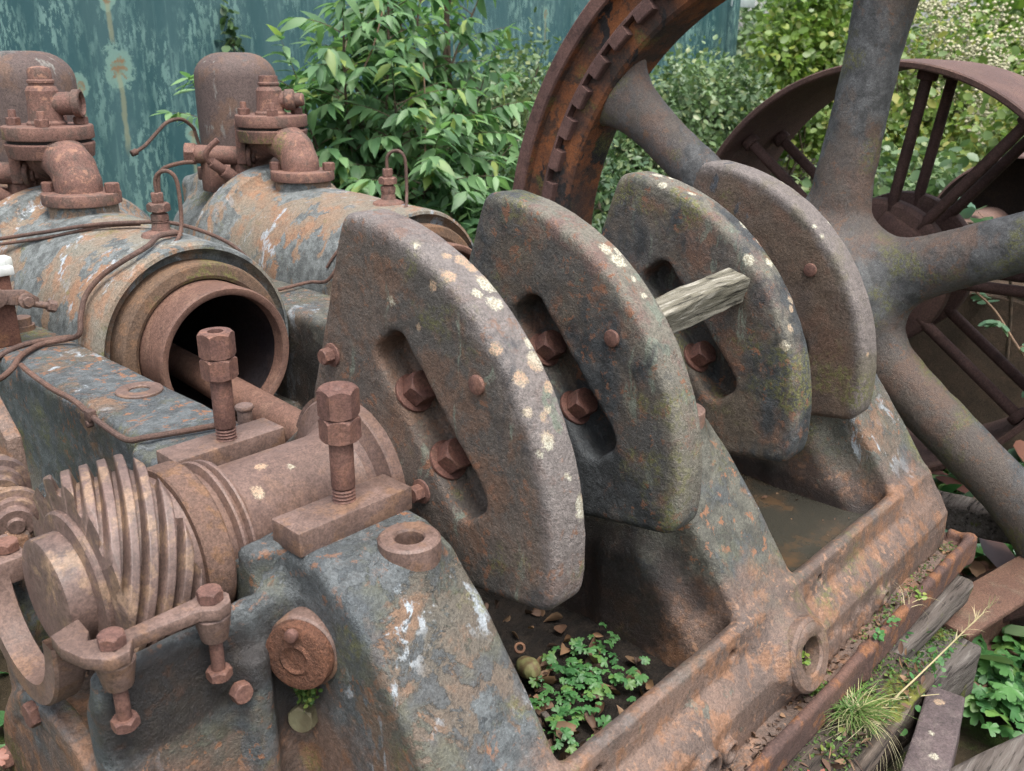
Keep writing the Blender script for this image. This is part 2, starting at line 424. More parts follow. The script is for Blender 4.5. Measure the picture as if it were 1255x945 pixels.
SPOT1 = [(0.096, -0.16, 1.297, 0.006), (0.119, -0.195, 1.282, 0.007), (0.138, -0.208, 1.275, 0.011), (0.142, -0.223, 1.267, 0.009), (0.143, -0.252, 1.248, 0.0165), (0.114, -0.261, 1.241, 0.0075), (0.131, -0.279, 1.227, 0.0115), (0.096, -0.229, 1.263, 0.009), (0.086, -0.221, 1.268, 0.008), (0.086, -0.326, 1.183, 0.0108), (0.101, -0.356, 1.145, 0.0108), (0.149, -0.331, 1.177, 0.0086), (0.14, -0.347, 1.157, 0.0143), (0.143, -0.37, 1.124, 0.0086), (0.084, -0.205, 1.247, 0.0075), (0.084, -0.116, 1.209, 0.0065), (0.084, -0.174, 1.181, 0.0035), (0.089, -0.38, 1.107, 0.0069), (0.106, -0.401, 1.067, 0.0125), (0.086, -0.407, 1.053, 0.0056), (0.127, -0.421, 1.013, 0.005), (0.144, -0.431, 0.972, 0.0115), (0.142, -0.432, 0.955, 0.009), (0.113, -0.387, 1.095, 0.0054), (0.125, -0.384, 1.1, 0.005)]
SPOT2 = [(0.425, -0.243, 1.254, 0.0115), (0.429, -0.264, 1.239, 0.0125), (0.436, -0.269, 1.236, 0.009), (0.45, -0.252, 1.25, 0.008), (0.384, -0.096, 1.317, 0.0075), (0.43, -0.318, 1.191, 0.0055), (0.432, -0.296, 1.213, 0.003), (0.819, -0.067, 1.322, 0.0117), (0.777, -0.108, 1.314, 0.0097), (0.835, -0.09, 1.318, 0.0068), (0.804, -0.158, 1.298, 0.0068), (0.85, -0.228, 1.264, 0.0078), (0.841, -0.258, 1.244, 0.0097), (0.775, -0.31, 1.196, 0.0127), (0.827, -0.325, 1.184, 0.0078), (0.831, -0.373, 1.119, 0.0068), (0.822, -0.381, 1.106, 0.0068), (0.796, -0.396, 1.077, 0.0075), (0.775, -0.398, 1.048, 0.0097), (0.846, -0.29, 1.218, 0.0068)]
SPOT3 = [(1.149, -0.095, 1.317, 0.0075), (1.144, -0.178, 1.29, 0.0068), (1.146, -0.293, 1.216, 0.0075), (1.151, -0.313, 1.196, 0.0078), (1.08, -0.309, 1.2, 0.006), (1.095, -0.432, 0.964, 0.005), (1.081, -0.291, 1.217, 0.007)]
M['web'] = cast('counterweight_iron', (.125, .092, .072), (.078, .070, .062), (.150, .082, .050), .6, paint=(.050, .056, .064), pt=.56, ps=4, streak=(.150, .165, .130), st=.60, pw=.10, moss=.06, s1=4.2, bs=1.15, spec=.45, freck=(.17, .085, .05),
                axial=((.166, .144, .134), .418, (.150, .112, .098)), rough=.66, spots=SPOT1)
M['web_blue'] = cast('counterweight_blue_black', (.076, .074, .070), (.105, .082, .060), (.170, .082, .048), .6, paint=(.052, .057, .060), pt=.48, ps=4.5, pw=.10, streak=(.150, .165, .130), st=.56, moss=.3, s1=4.2, bs=1.2, spec=.45, freck=(.17, .08, .045), axial=((.150, .138, .110), .414, (.150, .098, .082)), rough=.7, spots=SPOT2)
M['web_far'] = cast('counterweight_brown', (.115, .080, .056), (.085, .064, .054), (.120, .062, .040), .5, paint=(.07, .075, .085), pt=.6, ps=5, moss=.2, bs=1., spec=.45, axial=((.150, .128, .118), .418, (.125, .108, .082)), rough=.68, spots=SPOT3)
M['web_dark'] = cast('crank_web_iron', (.080, .058, .048), (.052, .045, .042), RUST_OR, .5, paint=(.045, .05, .056), pt=.52, ps=5, moss=.4, bs=1.1)
M['barrel'] = cast('cylinder_barrel_flaking_paint', (.185, .172, .140), (.215, .150, .105), (.27, .140, .080), .6, paint=(.160, .174, .172), pt=.50, ps=6, streak=FLAKE, st=.55, moss=.12, s1=5, bs=.8, off=1.3)
M['liner'] = cast('liner_rust', (.170, .092, .066), (.130, .072, .054), (.2, .12, .085), .4, bs=.4, s1=6, rough=.68)
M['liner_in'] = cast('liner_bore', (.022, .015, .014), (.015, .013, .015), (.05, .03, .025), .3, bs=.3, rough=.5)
M['elbow'] = cast('exhaust_elbow_rust', (.190, .105, .082), (.150, .082, .066), (.095, .070, .058), .7, freck=(.24, .13, .09), bs=.6, s1=6, moss=.1)
M['dome'] = cast('valve_dome_iron', (.125, .092, .082), (.095, .070, .064), (.17, .10, .065), .5, paint=(.125, .118, .112), pt=.60, ps=5, lichen=.06, bs=.6, s1=3.5, streak=(.22, .22, .2), st=.6)
M['pipe'] = cast('oil_pipe_rust', (.125, .070, .052), (.090, .056, .046), (.14, .09, .07), .4, bs=.3, s1=9)
M['fly'] = cast('flywheel_spoke_iron', (.096, .090, .088), (.108, .086, .070), (.150, .085, .058), .5, paint=(.108, .110, .110), pt=.48, ps=3.0, pw=.06, freck=(.14, .08, .05), spec=.5, rough=.66, moss=.26, lichen=.025, s1=2.4, bs=1., off=4.)
M['rim'] = cast('flywheel_rim_rust', (.240, .090, .036), (.075, .042, .032), (.040, .034, .030), .8, bs=.9, s1=6, moss=.15, paint=(.035, .032, .032), pt=.54, ps=6)
M['nut'] = cast('web_nut_rust', (.135, .062, .046), (.095, .046, .038), (.15, .08, .055), .5, bs=.5, s1=14, rough=.65)
M['lip'] = cast('flywheel_lip_rust', (.145, .080, .066), (.110, .062, .054), RUST_DK, .5, bs=.5, s1=6)
M['pulley'] = cast('pulley_rust', (.140, .082, .068), (.105, .062, .054), (.14, .085, .065), .5, bs=.5, s1=5)
M['spoke'] = cast('pulley_spoke_rust', (.085, .048, .042), (.105, .060, .050), RUST_DK, .5, bs=.4)
M['plate'] = cast('boiler_plate_dark', (.115, .080, .058), (.085, .062, .046), (.15, .10, .07), .5, bs=.8, s1=6)
M['girder'] = cast('girder_rust', (.110, .060, .044), (.140, .078, .054), (.16, .12, .085), .5, lichen=.04, bs=.8)
M['tray'] = cast('drip_tray_rust', (.120, .066, .050), (.085, .052, .044), (.25, .105, .04), .6, bs=.9, s1=6)
M['disc'] = cast('cover_disc_orange_rust', (.180, .080, .046), (.130, .060, .038), (.09, .045, .03), .6, bs=1.3, s1=12)
M['box'] = cast('oil_box_rust', (.140, .062, .040), (.110, .052, .038), (.2, .1, .05), .5, bs=.6)
M['inside'] = cast('drum_inside_rust', (.07, .045, .036), (.05, .035, .03), (.09, .06, .04), .5, bs=.5)
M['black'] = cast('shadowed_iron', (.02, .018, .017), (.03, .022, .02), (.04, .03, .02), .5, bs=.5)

def simple(name, c1, c2, scale=20, rough=.8, bs=.4, dist=.002, c3=None, stretch=None, spec=.3, t=(.4, .6)):
    N = NT(name); v = N.vmul(N.pos, stretch) if stretch else N.pos
    c = N.mix(c1, c2, N.step(N.noise(scale, 7, .65, v), *t))
    if c3: c = N.mix(c, c3, N.step(N.noise(scale*.4, 7, .65, v, off=8), .54, .64))
    h = N.noise(scale*4, 6, .7, v)
    c = N.mix(c, N.mix((.55,)*3, (1, 1, 1), N.step(h, .3, .7)), .6, 'MULTIPLY')
    return N.surf(c, rough, N.bump(h, bs, dist), spec)
M['white_lid'] = simple('oil_box_lid_white', (.60, .62, .60), (.36, .37, .33), 18, .6, .5)
M['soil'] = simple('pit_soil', (.012, .009, .007), (.030, .022, .016), 40, .95, 1., .012)
M['sign'] = simple('white_sign_enamel', (.62, .70, .72), (.50, .57, .60), 6, .5, c3=None)
M['dryleaf'] = simple('dead_leaf', (.20, .105, .060), (.11, .055, .038), 30, .8, .5, .001)
M['husk'] = simple('seed_husk', (.20, .20, .085), (.12, .075, .04), 60, .6, .4, stretch=(1, 1, .3))
M['water'] = None
def water_mat():
    N = NT('standing_water')
    c = N.mix((.036, .034, .027), (.110, .062, .030), N.step(N.noise(4.5, 5, .6, off=2.2), .50, .68))  # brown patches stand in for reflections on the water
    return N.surf(c, .06, N.bump(N.noise(9, 2), .02, .002), .5)
M['water'] = water_mat()

def wood(name, c1, c2, c3, axis, moss=0., sc=1., lichen=0.):
    N = NT(name)
    st = [1, 1, 1]; st[axis] = .07; v = N.vmul(N.pos, st)
    g = N.noise(95*sc, 8, .68, v, dist=.3); g2 = N.noise(28*sc, 6, .6, v, off=4)
    c = N.mix(c1, c2, N.step(g2, .38, .62)); c = N.mix(c, c3, N.step(g, .50, .66))
    c = N.mix(c, N.mix(c, (.01, .009, .008), .85), N.step(g, .47, .36))
    if moss:
        m = N.math('MULTIPLY', N.step(N.noise(7, 6, .6, off=6), .64-moss*.25, .70-moss*.25), N.step(N.noise(90, 4, .7), .38, .5))
        c = N.mix(c, N.mix((.075, .085, .018), (.13, .13, .03), N.step(N.noise(50), .4, .6)), m)
    if lichen:
        vo = N.voro(11); cr = N.sep(vo.outputs['Color'])[0]
        m = N.step(N.math('SUBTRACT', N.math('ADD', vo.outputs['Distance'], N.math('MULTIPLY', N.math('SUBTRACT', N.noise(80), .5), .2)), N.math('SUBTRACT', N.math('MULTIPLY', cr, .5), .5*(1-lichen))), 0, .04, 1., 0.)
        c = N.mix(c, (.36, .33, .30), m)
    return N.surf(c, .88, N.bump(g, .9, .006), .2)
M['wood_stick'] = wood('weathered_oak_stick', (.21, .195, .155), (.13, .12, .09), (.34, .32, .27), 0, moss=.05, sc=1.3)
M['wood_rot'] = wood('rotten_sleeper', (.070, .054, .043), (.045, .036, .030), (.115, .092, .074), 0, moss=.26, sc=.7)
M['wood_grey'] = wood('grey_sleeper', (.100, .088, .078), (.072, .062, .056), (.150, .135, .122), 0, moss=.30, sc=.9, lichen=.1)
M['wood_grey2'] = wood('grey_beam', (.115, .098, .086), (.075, .062, .054), (.155, .138, .124), 0, moss=.1, sc=.9, lichen=.25)
M['stone'] = cast('purple_stone', (.125, .095, .094), (.085, .066, .066), (.16, .13, .12), .6, bs=1.2, s1=9, spots=[(.90, -.742, .368, .008), (.80, -.765, .368, .005), (.74, -.79, .37, .008)])

# ================================================================== the engine bed
bed = thing('engine_bed', 'large rust-stained cast iron bed with sloping bearing pedestals carrying the crankshaft', 'engine bed', (.5, 0, .3))
PED = [(-.118, .918), (-.232, .916), (-.288, .892), (-.345, .835), (-.432, .725), (-.494, .636), (-.545, .568), (-.566, .510), (-.572, .34), (.30, .34), (.30, .925), (.118, .918)]
v = Vox((-.52, -.70, .30), (1.52, .34, .97), .0052)
PX = [(-.155, .043), (.52, .72), (1.20, 1.40)]
# floor of the pits, back wall and the end walls of the gear case
v.box((-.13, -.56, .34), (1.39, .34, .43), .01)
v.box((-.13, .20, .34), (1.39, .34, .80), .01, .03)
for i, (a, b) in enumerate(PX):
    v.prism(0, PED, a, b, .017, .030)
    v.prism(0, [(-.30, .70), (-.54, .42), (-.55, .36), (.25, .36), (.25, .55)], a+.05 if i == 0 else a-.022, b+.022, .02, .07)
# the outer rail, its ledge and the side wall below it
RAIL = [(-.484, .600), (-.486, .622), (-.500, .630), (-.513, .622), (-.519, .572), (-.535, .560), (-.553, .545), (-.562, .520), (-.567, .340), (-.545, .34), (-.535, .48), (-.49, .53)]
v.prism(0, RAIL, -.02, 1.385, .006, .02)
v.box((-.15, -.565, .34), (1.392, -.53, .532), .012, .02)
v.box((-.16, -.72, .27), (1.52, -.567, .525), 0, .008, True)
# bulge of the middle pedestal where it meets the side wall, with the round drain boss
v.cyl(1, (.632, .528), .070, -.580, -.50, .012, .04)
v.cyl(1, (.632, .530), .040, -.66, -.40, .0, .004, True)
# inner arches of the pits between pedestals
for (a, b, c) in ((.31, .345, .022), (.375, .350, .014), (1.0, .36, .012)):
    v.cyl(1, (a, c and (.49 if c > .02 else .485)), c*1.5, -.584, -.55, .003, .006); v.cyl(1, (a, (.49 if c > .02 else .485)), c, -.63, -.566, 0, .003, True)
# rows of thumb-like casting knobs along the side wall
for k in range(15):
    x = .76+k*.020; r_ = .0085+.002*math.sin(k*2.3)
    v.cone((x, -.568, .455+.008*math.sin(k*1.9)), (x+.004, -.567, .490+.012*math.sin(k*1.3)), r_, r_*.8, .006)
for k in range(9):
    x = 1.26+k*.014; v.cone((x, -.568, .45), (x, -.566, .51), .005, .005, .004)
# holes through the rail
for x in (.10, .47, .80): v.cyl(1, (x, .590), .010, -.56, -.44, 0, .002, True)
# tapered bosses on the slopes, each with a bolt hole
for (a, b) in PX:
    bx = (a+b)/2+.028
    v.cyl(2, (bx, -.270), .050, .80, .908, .004, .03, R2=.042)
    v.cyl(2, (bx, -.270), .024, .84, .96, 0, .002, True)
# lobes left of the first pedestal, cheeks of the gear case
v.prism(2, [(-.258, -.152), (-.150, -.152), (-.120, -.078), (-.250, -.092)], .735, .918, .003, .006)
v.prism(2, [(-.255, .150), (-.150, .190), (-.120, .078), (-.235, .085)], .60, .918, .010, .02)
v.box((-.43, -.176, .30), (-.150, -.118, .862), .016, .03)          # front wall of the gear case
v.box((-.43, .118, .30), (-.13, .176, .86), .014, .03)
v.box((-.43, -.16, .30), (-.20, .16, .66), .02, .02)
v.cyl(2, (-.232, -.180), .024, .30, .80, .01, .02)                 # upright rib between gear case and pedestal
v.cyl(0, (-.01, .46), .262, -.438, -.405, .008, .012)               # round end flange low at the left
v.cyl(0, (-.01, .46), .225, -.452, -.436, .004, .0, True)
v.cyl(0, (0, AZ), .150, -.43, -.20, .0, .02, True)                  # trough for the gear
v.box((-.46, -.112, AZ), (-.16, .112, 1.0), 0, .0, True)
# half ring holding the stub end
v.cyl(0, (0, AZ), .16, -.52, -.436, 0, .004, True)
# bore of the main bearings and the clearance for the shaft
for (a, b) in PX:
    v.cyl(0, (0, AZ), .097, a-.03, b+.03, 0, .004, True)
    v.box((a-.03, -.108, AZ), (b+.03, .108, 1.0), 0, .004, True)
v.box((.07, -.20, .43), (.50, .20, 1.0), .03, .03, True)
v.box((.745, -.20, .43), (1.175, .20, 1.0), .03, .03, True)
castob = v.build('bed_casting', M['bed'], bed, amp=.0008, wl=.05, seed=3)
del v
# pick bare rust for the low rail, ledge and side wall
castob.data.materials.append(M['bed_low'])
me = castob.data; n = len(me.polygons); ctr = np.empty(n*3, np.float32); me.polygons.foreach_get('center', ctr); ctr = ctr.reshape(-1, 3)
def bedmix(name):
    """one casting, two states of surface: grey painted slopes, bare orange-brown ledge; the border wanders"""
    a, b = M['bed'], M['bed_low']
    return
# a single material whose two states blend along a wandering line at ledge height
def blend_mats(name, ma, mb, edge, width):
    m = ma.copy(); m.name = name; t = m.node_tree
    # copy the nodes of mb into t
    mp = {}
    for nd in mb.node_tree.nodes:
        if nd.type == 'OUTPUT_MATERIAL': continue
        c = t.nodes.new(nd.bl_idname); mp[nd.name] = c
        for p in ('operation', 'use_clamp', 'data_type', 'blend_type', 'interpolation_type'):
            if hasattr(nd, p): setattr(c, p, getattr(nd, p))
        for i, s in enumerate(nd.inputs):
            if hasattr(s, 'default_value'):
                try: c.inputs[i].default_value = s.default_value
                except Exception: pass
    for l in mb.node_tree.links:
        if l.to_node.type == 'OUTPUT_MATERIAL': continue
        fi = list(l.from_node.outputs).index(l.from_socket); ti = list(l.to_node.inputs).index(l.to_socket)
        t.links.new(mp[l.from_node.name].outputs[fi], mp[l.to_node.name].inputs[ti])
    out = [x for x in t.nodes if x.type == 'OUTPUT_MATERIAL'][0]
    sa = out.inputs[0].links[0].from_socket
    pb = [c for n_, c in mp.items() if c.type == 'BSDF_PRINCIPLED'][0]
    W = NT.__new__(NT); W.m = m; W.t = t; W.out = out; W.pos = W.n('ShaderNodeNewGeometry').outputs['Position']
    x, y, z = W.sep(W.pos)
    q = W.math('ADD', W.math('SUBTRACT', z, W.step(x, -.30, -.17, .03, 0.)), W.math('MULTIPLY', W.math('SUBTRACT', W.noise(6, 7, .68), .5), .42))
    f = W.step(q, edge-width, edge+width)
    mx = W.n('ShaderNodeMixShader'); t.links.new(f, mx.inputs[0]); t.links.new(pb.outputs[0], mx.inputs[1]); t.links.new(sa, mx.inputs[2])
    t.links.new(mx.outputs[0], out.inputs[0]); return m
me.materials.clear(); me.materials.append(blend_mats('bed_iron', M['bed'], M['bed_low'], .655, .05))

# bearing caps of the three main bearings
def nutstack(p, d, n=2, R=.029, ang=.5, hole=False, stud=True, extra=None, h=(.035, .042)):
    b = MB(); z = 0
    for k in range(n):
        b.hex(Vector(p)+Vector(d)*z, d, R, h[k], ang+k*.16, hole=R*.42 if (hole and k == n-1) else 0); z += h[k]+.0006
    if stud and not hole: b.lathe([(0, z+.004), (R*.35, z+.003), (R*.55, z-.002), (R*.55, z-.01)][::-1], p, d, 20)
    return b
def screw(b, p, d, R, h, turns):
    prof = []
    for k in range(turns*2+1): prof.append((R if k % 2 else R*.86, h*k/(turns*2)))
    return b.lathe([(0, 0)]+prof+[(0, h)], p, d, 24)
for bi, (a, b_) in enumerate(PX):
    for sgn in (1, -1):
        m = MB()
        y0, y1 = (.131, .196) if sgn > 0 else (-.196, -.131)
        m.box(((a+b_)/2, (y0+y1)/2, .9325), ((b_-a)/2, .0325, .0185), .0025)
        cap = m.build('bearing_cap', M['cap'], bed)
        if bi: continue
        sx = -.051; sy = sgn*.1575; top = .95
        h = .107 if sgn > 0 else .094
        s_ = MB(); screw(s_, (sx, sy, .944), (0, 0, 1), .0168, .026, 5); s_.cyl((sx, sy, .972), (0, 0, 1), .0170, h-.022, .002)
        st = s_.build('stud', M['bolt'], cap)
        nutstack((sx, sy, top+h), (0, 0, 1) , 2, .0292, .55 if sgn > 0 else .35, hole=sgn > 0).build('nut', M['bolt'], st, 25)
# small hex set screw just right of the near cap and greaser behind the far one
b = MB(); b.cyl((.030, .235, .925), (0, 0, 1), .013, .032, .003); b.cyl((.030, .235, .957), (0, 0, 1), .0165, .010, .004); b.build('grease_cup', M['cap'], bed)
b = MB(); b.lathe([(.098, 0), (.135, 0), (.135, .045), (.098, .045), (.098, 0)], (.075, .02, AZ+.0), (1, 0, 0), 40, -1.2, .9); b.build('oil_thrower', M['cap'], bed)

for (a, b_) in PX:
    bx = (a+b_)/2+.028
    m = MB(); m.lathe([(.0205, .80), (.0205, .922), (.0225, .9255), (.040, .9265), (.0435, .923), (.0445, .900), (.0445, .88)], (bx, -.270, 0), (0, 0, 1), 48); m.cyl((bx, -.27, .855), (0, 0, 1), .0205, .002); m.build('bolt_boss', M['cap'], bed)
m = MB(); dd = Vector((0, -1, .30)).normalized()
m.lathe([(.036, -.05), (.036, .014), (.039, .019), (.062, .019), (.068, .013), (.072, -.02)], (.632, -.570, .535), dd, 56); m.build('drain_boss', M['bed_low'], bed)
m = MB(); m.cyl((.632, -.556, .528), dd, .036, .002); m.build('drain_hole_dark', M['soil'], bed)  # dark disc stands in for the shaded inside of the hole
# low bosses on the long side frames
frames = []
for (a, c) in ((-.130, .040), (.52, .70), (1.20, 1.39)):
    m = Vox((a-.05, .17, .30), (c+.05, 1.90, .95), .010)
    m.box((a, .19, .20), (c, 1.88, .930), .022)
    m.box((a-.012, .19, .20), (c+.012, 1.88, .62), .02, .08)
    frames.append(m.build('side_frame', M['bed'], bed, amp=.0022, wl=.06, seed=int(100*a)+40))
w = MB(); w.ring((-.022, .528, .926), (0, 0, 1), .0440, .0195, .009, .002); w.cyl((-.022, .528, .9262), (0, 0, 1), .0195, .001, .0002, 24)
w.build('boss_ring', M['cap'], frames[0])
# deck between the frames behind the webs
m = MB(); m.box((.61, 1.02, .905), (.575, .0, 0), 0) if False else None
d_ = Vox((.03, .62, .60), (.53, 1.90, .80), .012); d_.box((.03, .80, .60), (.53, 1.9, .68), .01); d_.build('cylinder_cradle', M['bed'], bed, amp=.002, wl=.06, seed=5)
d_ = Vox((.69, .62, .60), (1.21, 1.90, .80), .012); d_.box((.69, .80, .60), (1.21, 1.9, .68), .01); d_.build('cylinder_cradle', M['bed'], bed, amp=.002, wl=.06, seed=6)

# drip tray round the foot
t = Vox((-.25, -.70, .33), (1.47, -.56, .50), .0055)
t.box((-.24, -.615, .425), (1.43, -.55, .446), .004)
t.box((-.24, -.628, .405), (1.432, -.607, .478), .009, .004)
t.box((1.408, -.628, .405), (1.432, -.50, .474), .009, .02)
t.box((.80, -.634, .405), (.830, -.605, .482), .008, .006)
for k in range(4): pass
t.build('drip_tray', M['tray'], bed, amp=.0016, wl=.05, seed=9)
t = Vox((1.36, -.66, .33), (1.47, .2, .46), .0055); t.box((1.37, -.59, .425), (1.43, .15, .446), .004); t.box((1.408, -.615, .405), (1.432, .15, .474), .009, .004)
t.build('drip_tray_end', M['tray'], bed, amp=.0012, wl=.05, seed=10)

# inspection cover with its swing lug, and the hex plug below it
cx_, cy_, cz_ = -.177, -.218, .790
CD = Vector((-.90, -.43, .06)).normalized(); CO = Vector((cx_, cy_, cz_))
m = MB(); m.lathe([(0, .006), (.015, .006), (.020, .009), (.025, .006), (.040, .006), (.047, .003), (.049, -.004), (.049, -.012), (0, -.012)], CO+CD*.014, CD, 48)

cover = m.build('inspection_cover', M['disc'], bed)
m = MB(); m.cyl(CO+CD*.018+Vector((0, 0, .040)), CD, .009, .012, .003); m.build('lug_pin', M['bolt'], cover)
m = MB(); m.lathe([(0, .002), (.050, .002), (.053, -.001), (.053, -.05), (.0, -.05)], CO, CD, 48); m.build('cover_seat', M['cap'], bed)
m = MB(); m.hex((-.160, -.190, .665), (-.85, -.5, .1), .021, .024, .2); m.build('hex_plug', simple('plug_green_brass', (.16, .15, .09), (.10, .085, .05), 30, .6), bed)
# moss tuft under the cover
# retaining bracket across the gear case
BR = [(-.452, -.128), (-.415, -.116), (-.417, -.150), (-.426, -.167), (-.414, -.172), (-.395, -.178), (-.300, -.176), (-.284, -.166), (-.269, -.172), (-.262, -.196), (-.270, -.214), (-.290, -.222), (-.309, -.206), (-.388, -.200), (-.402, -.222), (-.425, -.222), (-.444, -.196), (-.454, -.160)]
m = MB(); m.prism(BR, 'z', .896, .912, .0018)
brk = m.build('gear_guard_bracket', M['cap'], bed)
for (x, y) in ((-.410, -.196), (-.286, -.194)):
    m = MB(); m.cyl((x, y, .856), (0, 0, 1), .017, .038, .003, R2=.023); m.build('bracket_boss', M['cap'], brk)
    m = MB(); m.hex((x, y, .912), (0, 0, 1), .0165, .015, .3); m.build('bolt_head', M['bolt'], brk)
    m = MB(); m.cyl((x, y, .805), (0, 0, 1), .0085, .055, .001); m.hex((x, y, .797), (0, 0, 1), .0165, .014, .5); m.build('bolt_shank', M['bolt'], brk)
m = MB(); m.lathe([(.100, -.454), (.127, -.454), (.130, -.450), (.130, -.422), (.127, -.418), (.112, -.416), (.100, -.420), (.100, -.454)], (0, 0, AZ), (1, 0, 0), 60, PI/2-.03, 3*PI/2+.03)
m.box((-.425, .142, .884), (.034, .042, .018), .003)
m.build('end_ring', M['cap'], bed)
m = MB(); m.hex((-.408, .130, .903), (0, 0, 1), .0165, .014, .3); m.build('bolt_head', M['bolt'], bed)
for a in (1.35, .2, 2.3):
    m = MB(); m.hex((-.436, -.01+.243*math.cos(a), .46+.243*math.sin(a)), (-1, 0, 0), .019, .014, a); m.build('flange_bolt', M['bolt'], bed)
m = MB(); m.hex((-.262, -.192, .762), (0, -1, .1), .015, .016, .3); m.build('bolt_head', M['bolt'], bed)
# side shaft gear at the far left
m = MB()
for (yy, zz) in ((.375, .888), (.330, .850)):
    m.lathe([(0, -.030), (.012, -.030), (.014, -.024), (.026, -.024), (.027, -.008), (.034, -.006), (.035, .006), (.045, .008), (.045, .022), (.03, .026), (.03, .06), (0, .06)], (-.335, yy, zz), (.25, .9, .1), 32)
m.build('side_shaft_roller', M['gear'], bed)
m = MB(); m.prism([(.29, .60), (.46, .60), (.44, .90), (.40, .93), (.30, .83)], 'x', -.36, -.325, .006); m.prism([(.44, .55), (.62, .62), (.66, .93), (.55, 1.0), (.46, .93)], 'x', -.29, -.262, .006)
sb = m.build('side_shaft_bracket', M['bed_low'], bed)
for (x, y, z) in ((-.292, .58, .93), (-.292, .52, .86), (-.292, .60, .80)):
    m = MB(); m.hex((x, y, z), (-1, 0, 0), .016, .014, .2); m.build('bolt_head', M['bolt'], sb)
m = MB(); m.box((-.21, .5, .72), (.08, .03, .05), .01); m.build('bracket_foot', M['bed_low'], bed)

# ================================================================== cylinders
cyl = thing('engine_cylinder', 'nearer open-mouthed cylinder at the left with a big empty round bore facing the shaft', 'engine cylinder', (.27, 1.1, .6), 'engine cylinders')
CX = .270
b = MB(); b.lathe([(.19, 1.60), (.295, 1.585), (.309, 1.57), (.309, 1.505), (.302, 1.492), (.280, 1.485), (.268, 1.47), (.262, 1.42), (.257, 1.15), (.250, 1.05), (.247, .90), (.245, .835), (.241, .822), (.233, .820), (.234, .824), (.229, .834), (.221, .846), (.212, .853), (.203, .854), (.165, .90)], (CX, 0, AZ), (0, 1, 0), 96)
barrel = b.build('cylinder_barrel', M['barrel'], cyl, 40)
b = MB(); b.lathe([(.2050, .90), (.2055, .802), (.2035, .795), (.199, .792), (.176, .789), (.168, .793), (.166, .81), (.165, .90)], (CX, 0, AZ), (0, 1, 0), 96); b.build('gland_ring', cast('gland_ring_rust', (.135, .085, .055), (.105, .070, .050), (.20, .11, .06), .5, moss=.25, bs=.7, s1=7), barrel)
b = MB(); b.lathe([(.150, 1.45), (.1440, 1.44), (.1435, .712), (.1455, .703), (.150, .700), (.160, .700), (.1635, .704), (.1640, .712), (.1640, .90)], (CX, 0, AZ), (0, 1, 0), 96)
ln = b.build('cylinder_liner', M['liner'], cyl, 40)
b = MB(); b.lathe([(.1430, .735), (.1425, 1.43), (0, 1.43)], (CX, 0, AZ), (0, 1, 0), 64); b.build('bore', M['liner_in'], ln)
def conrod(off): pass
# head casting behind the flange
h = Vox((CX-.34, 1.55, .55), (CX+.34, 2.20, 1.22), .012)
h.cyl(1, (CX, AZ), .25, 1.56, 1.95, .03, R2=.20); h.cyl(1, (CX, AZ), .285, 1.56, 1.64, .01, .04)
h.box((CX-.09, 1.66, .95), (CX+.16, 2.02, 1.13), .03, .05); h.cyl(2, (CX+.085, 1.87), .15, .90, 1.150, .01, .05)
h.build('cylinder_head', M['barrel'], cyl, amp=.003, wl=.07, seed=31)
# pad under the exhaust elbow
h = Vox((CX-.16, 1.20, 1.0), (CX+.16, 1.56, 1.19), .008)
h.cyl(2, (CX, 1.38), .092, 1.03, 1.168, .006, R2=.086)
h.build('exhaust_pad', M['barrel'], cyl, amp=.002, wl=.05, seed=33)
def oval(cx, cy, rx, ry, n=40): return [(cx+rx*math.cos(2*PI*k/n), cy+ry*math.sin(2*PI*k/n)) for k in range(n)]
EY = 1.535
m = MB(); m.prism(oval(CX, 1.38, .098, .102), 'z', 1.166, 1.196, .003)
ef = m.build('elbow_base_flange', M['elbow'], cyl)
for s_ in (-1, 1):
    m = MB(); m.hex((CX+.070*s_*.8, 1.38+.070*-s_*.9, 1.196), (0, 0, 1), .020, .024, .3); m.build('bolt_head', M['bolt'], ef)
h = Vox((CX-.10, 1.28, 1.14), (CX+.10, 1.80, 1.36), .007)
pts = [(1.385, 1.17), (1.392, 1.215), (1.415, 1.255), (1.455, 1.275), (1.50, 1.290), (1.535, 1.30)]
for p, q in zip(pts[:-1], pts[1:]):
    h.cone((CX, p[0], p[1]), (CX, q[0], q[1]), .057, .057, .012)
    h.cone((CX+.01, 2*EY-p[0], p[1]-.02), (CX+.01, 2*EY-q[0], q[1]), .052, .052, .012)
h.box((CX-.2, 1.2, 1.0), (CX+.2, 1.9, 1.155), 0, .0, True)
h.build('exhaust_elbow', M['elbow'], cyl, amp=.0015, wl=.04, seed=35)
m = MB(); m.prism(oval(CX+.01, 1.70, .085, .085), 'z', 1.140, 1.165, .003); m.hex((CX-.05, 1.66, 1.165), (0, 0, 1), .02, .024); m.build('elbow_rear_flange', M['elbow'], cyl)
m = MB(); m.cyl((CX, EY, 1.274), (0, 0, 1), .108, .040, .004, 48, R2=.113); m.build('elbow_top_flange', M['elbow'], cyl)
m = MB(); m.cyl((CX, EY, 1.322), (0, 0, 1), .114, .036, .004, 48)
tf = m.build('blanking_flange', M['elbow'], cyl)
m = MB(); m.cyl((CX, EY, 1.312), (0, 0, 1), .104, .012, .002, 48); m.build('gasket', M['black'], cyl)
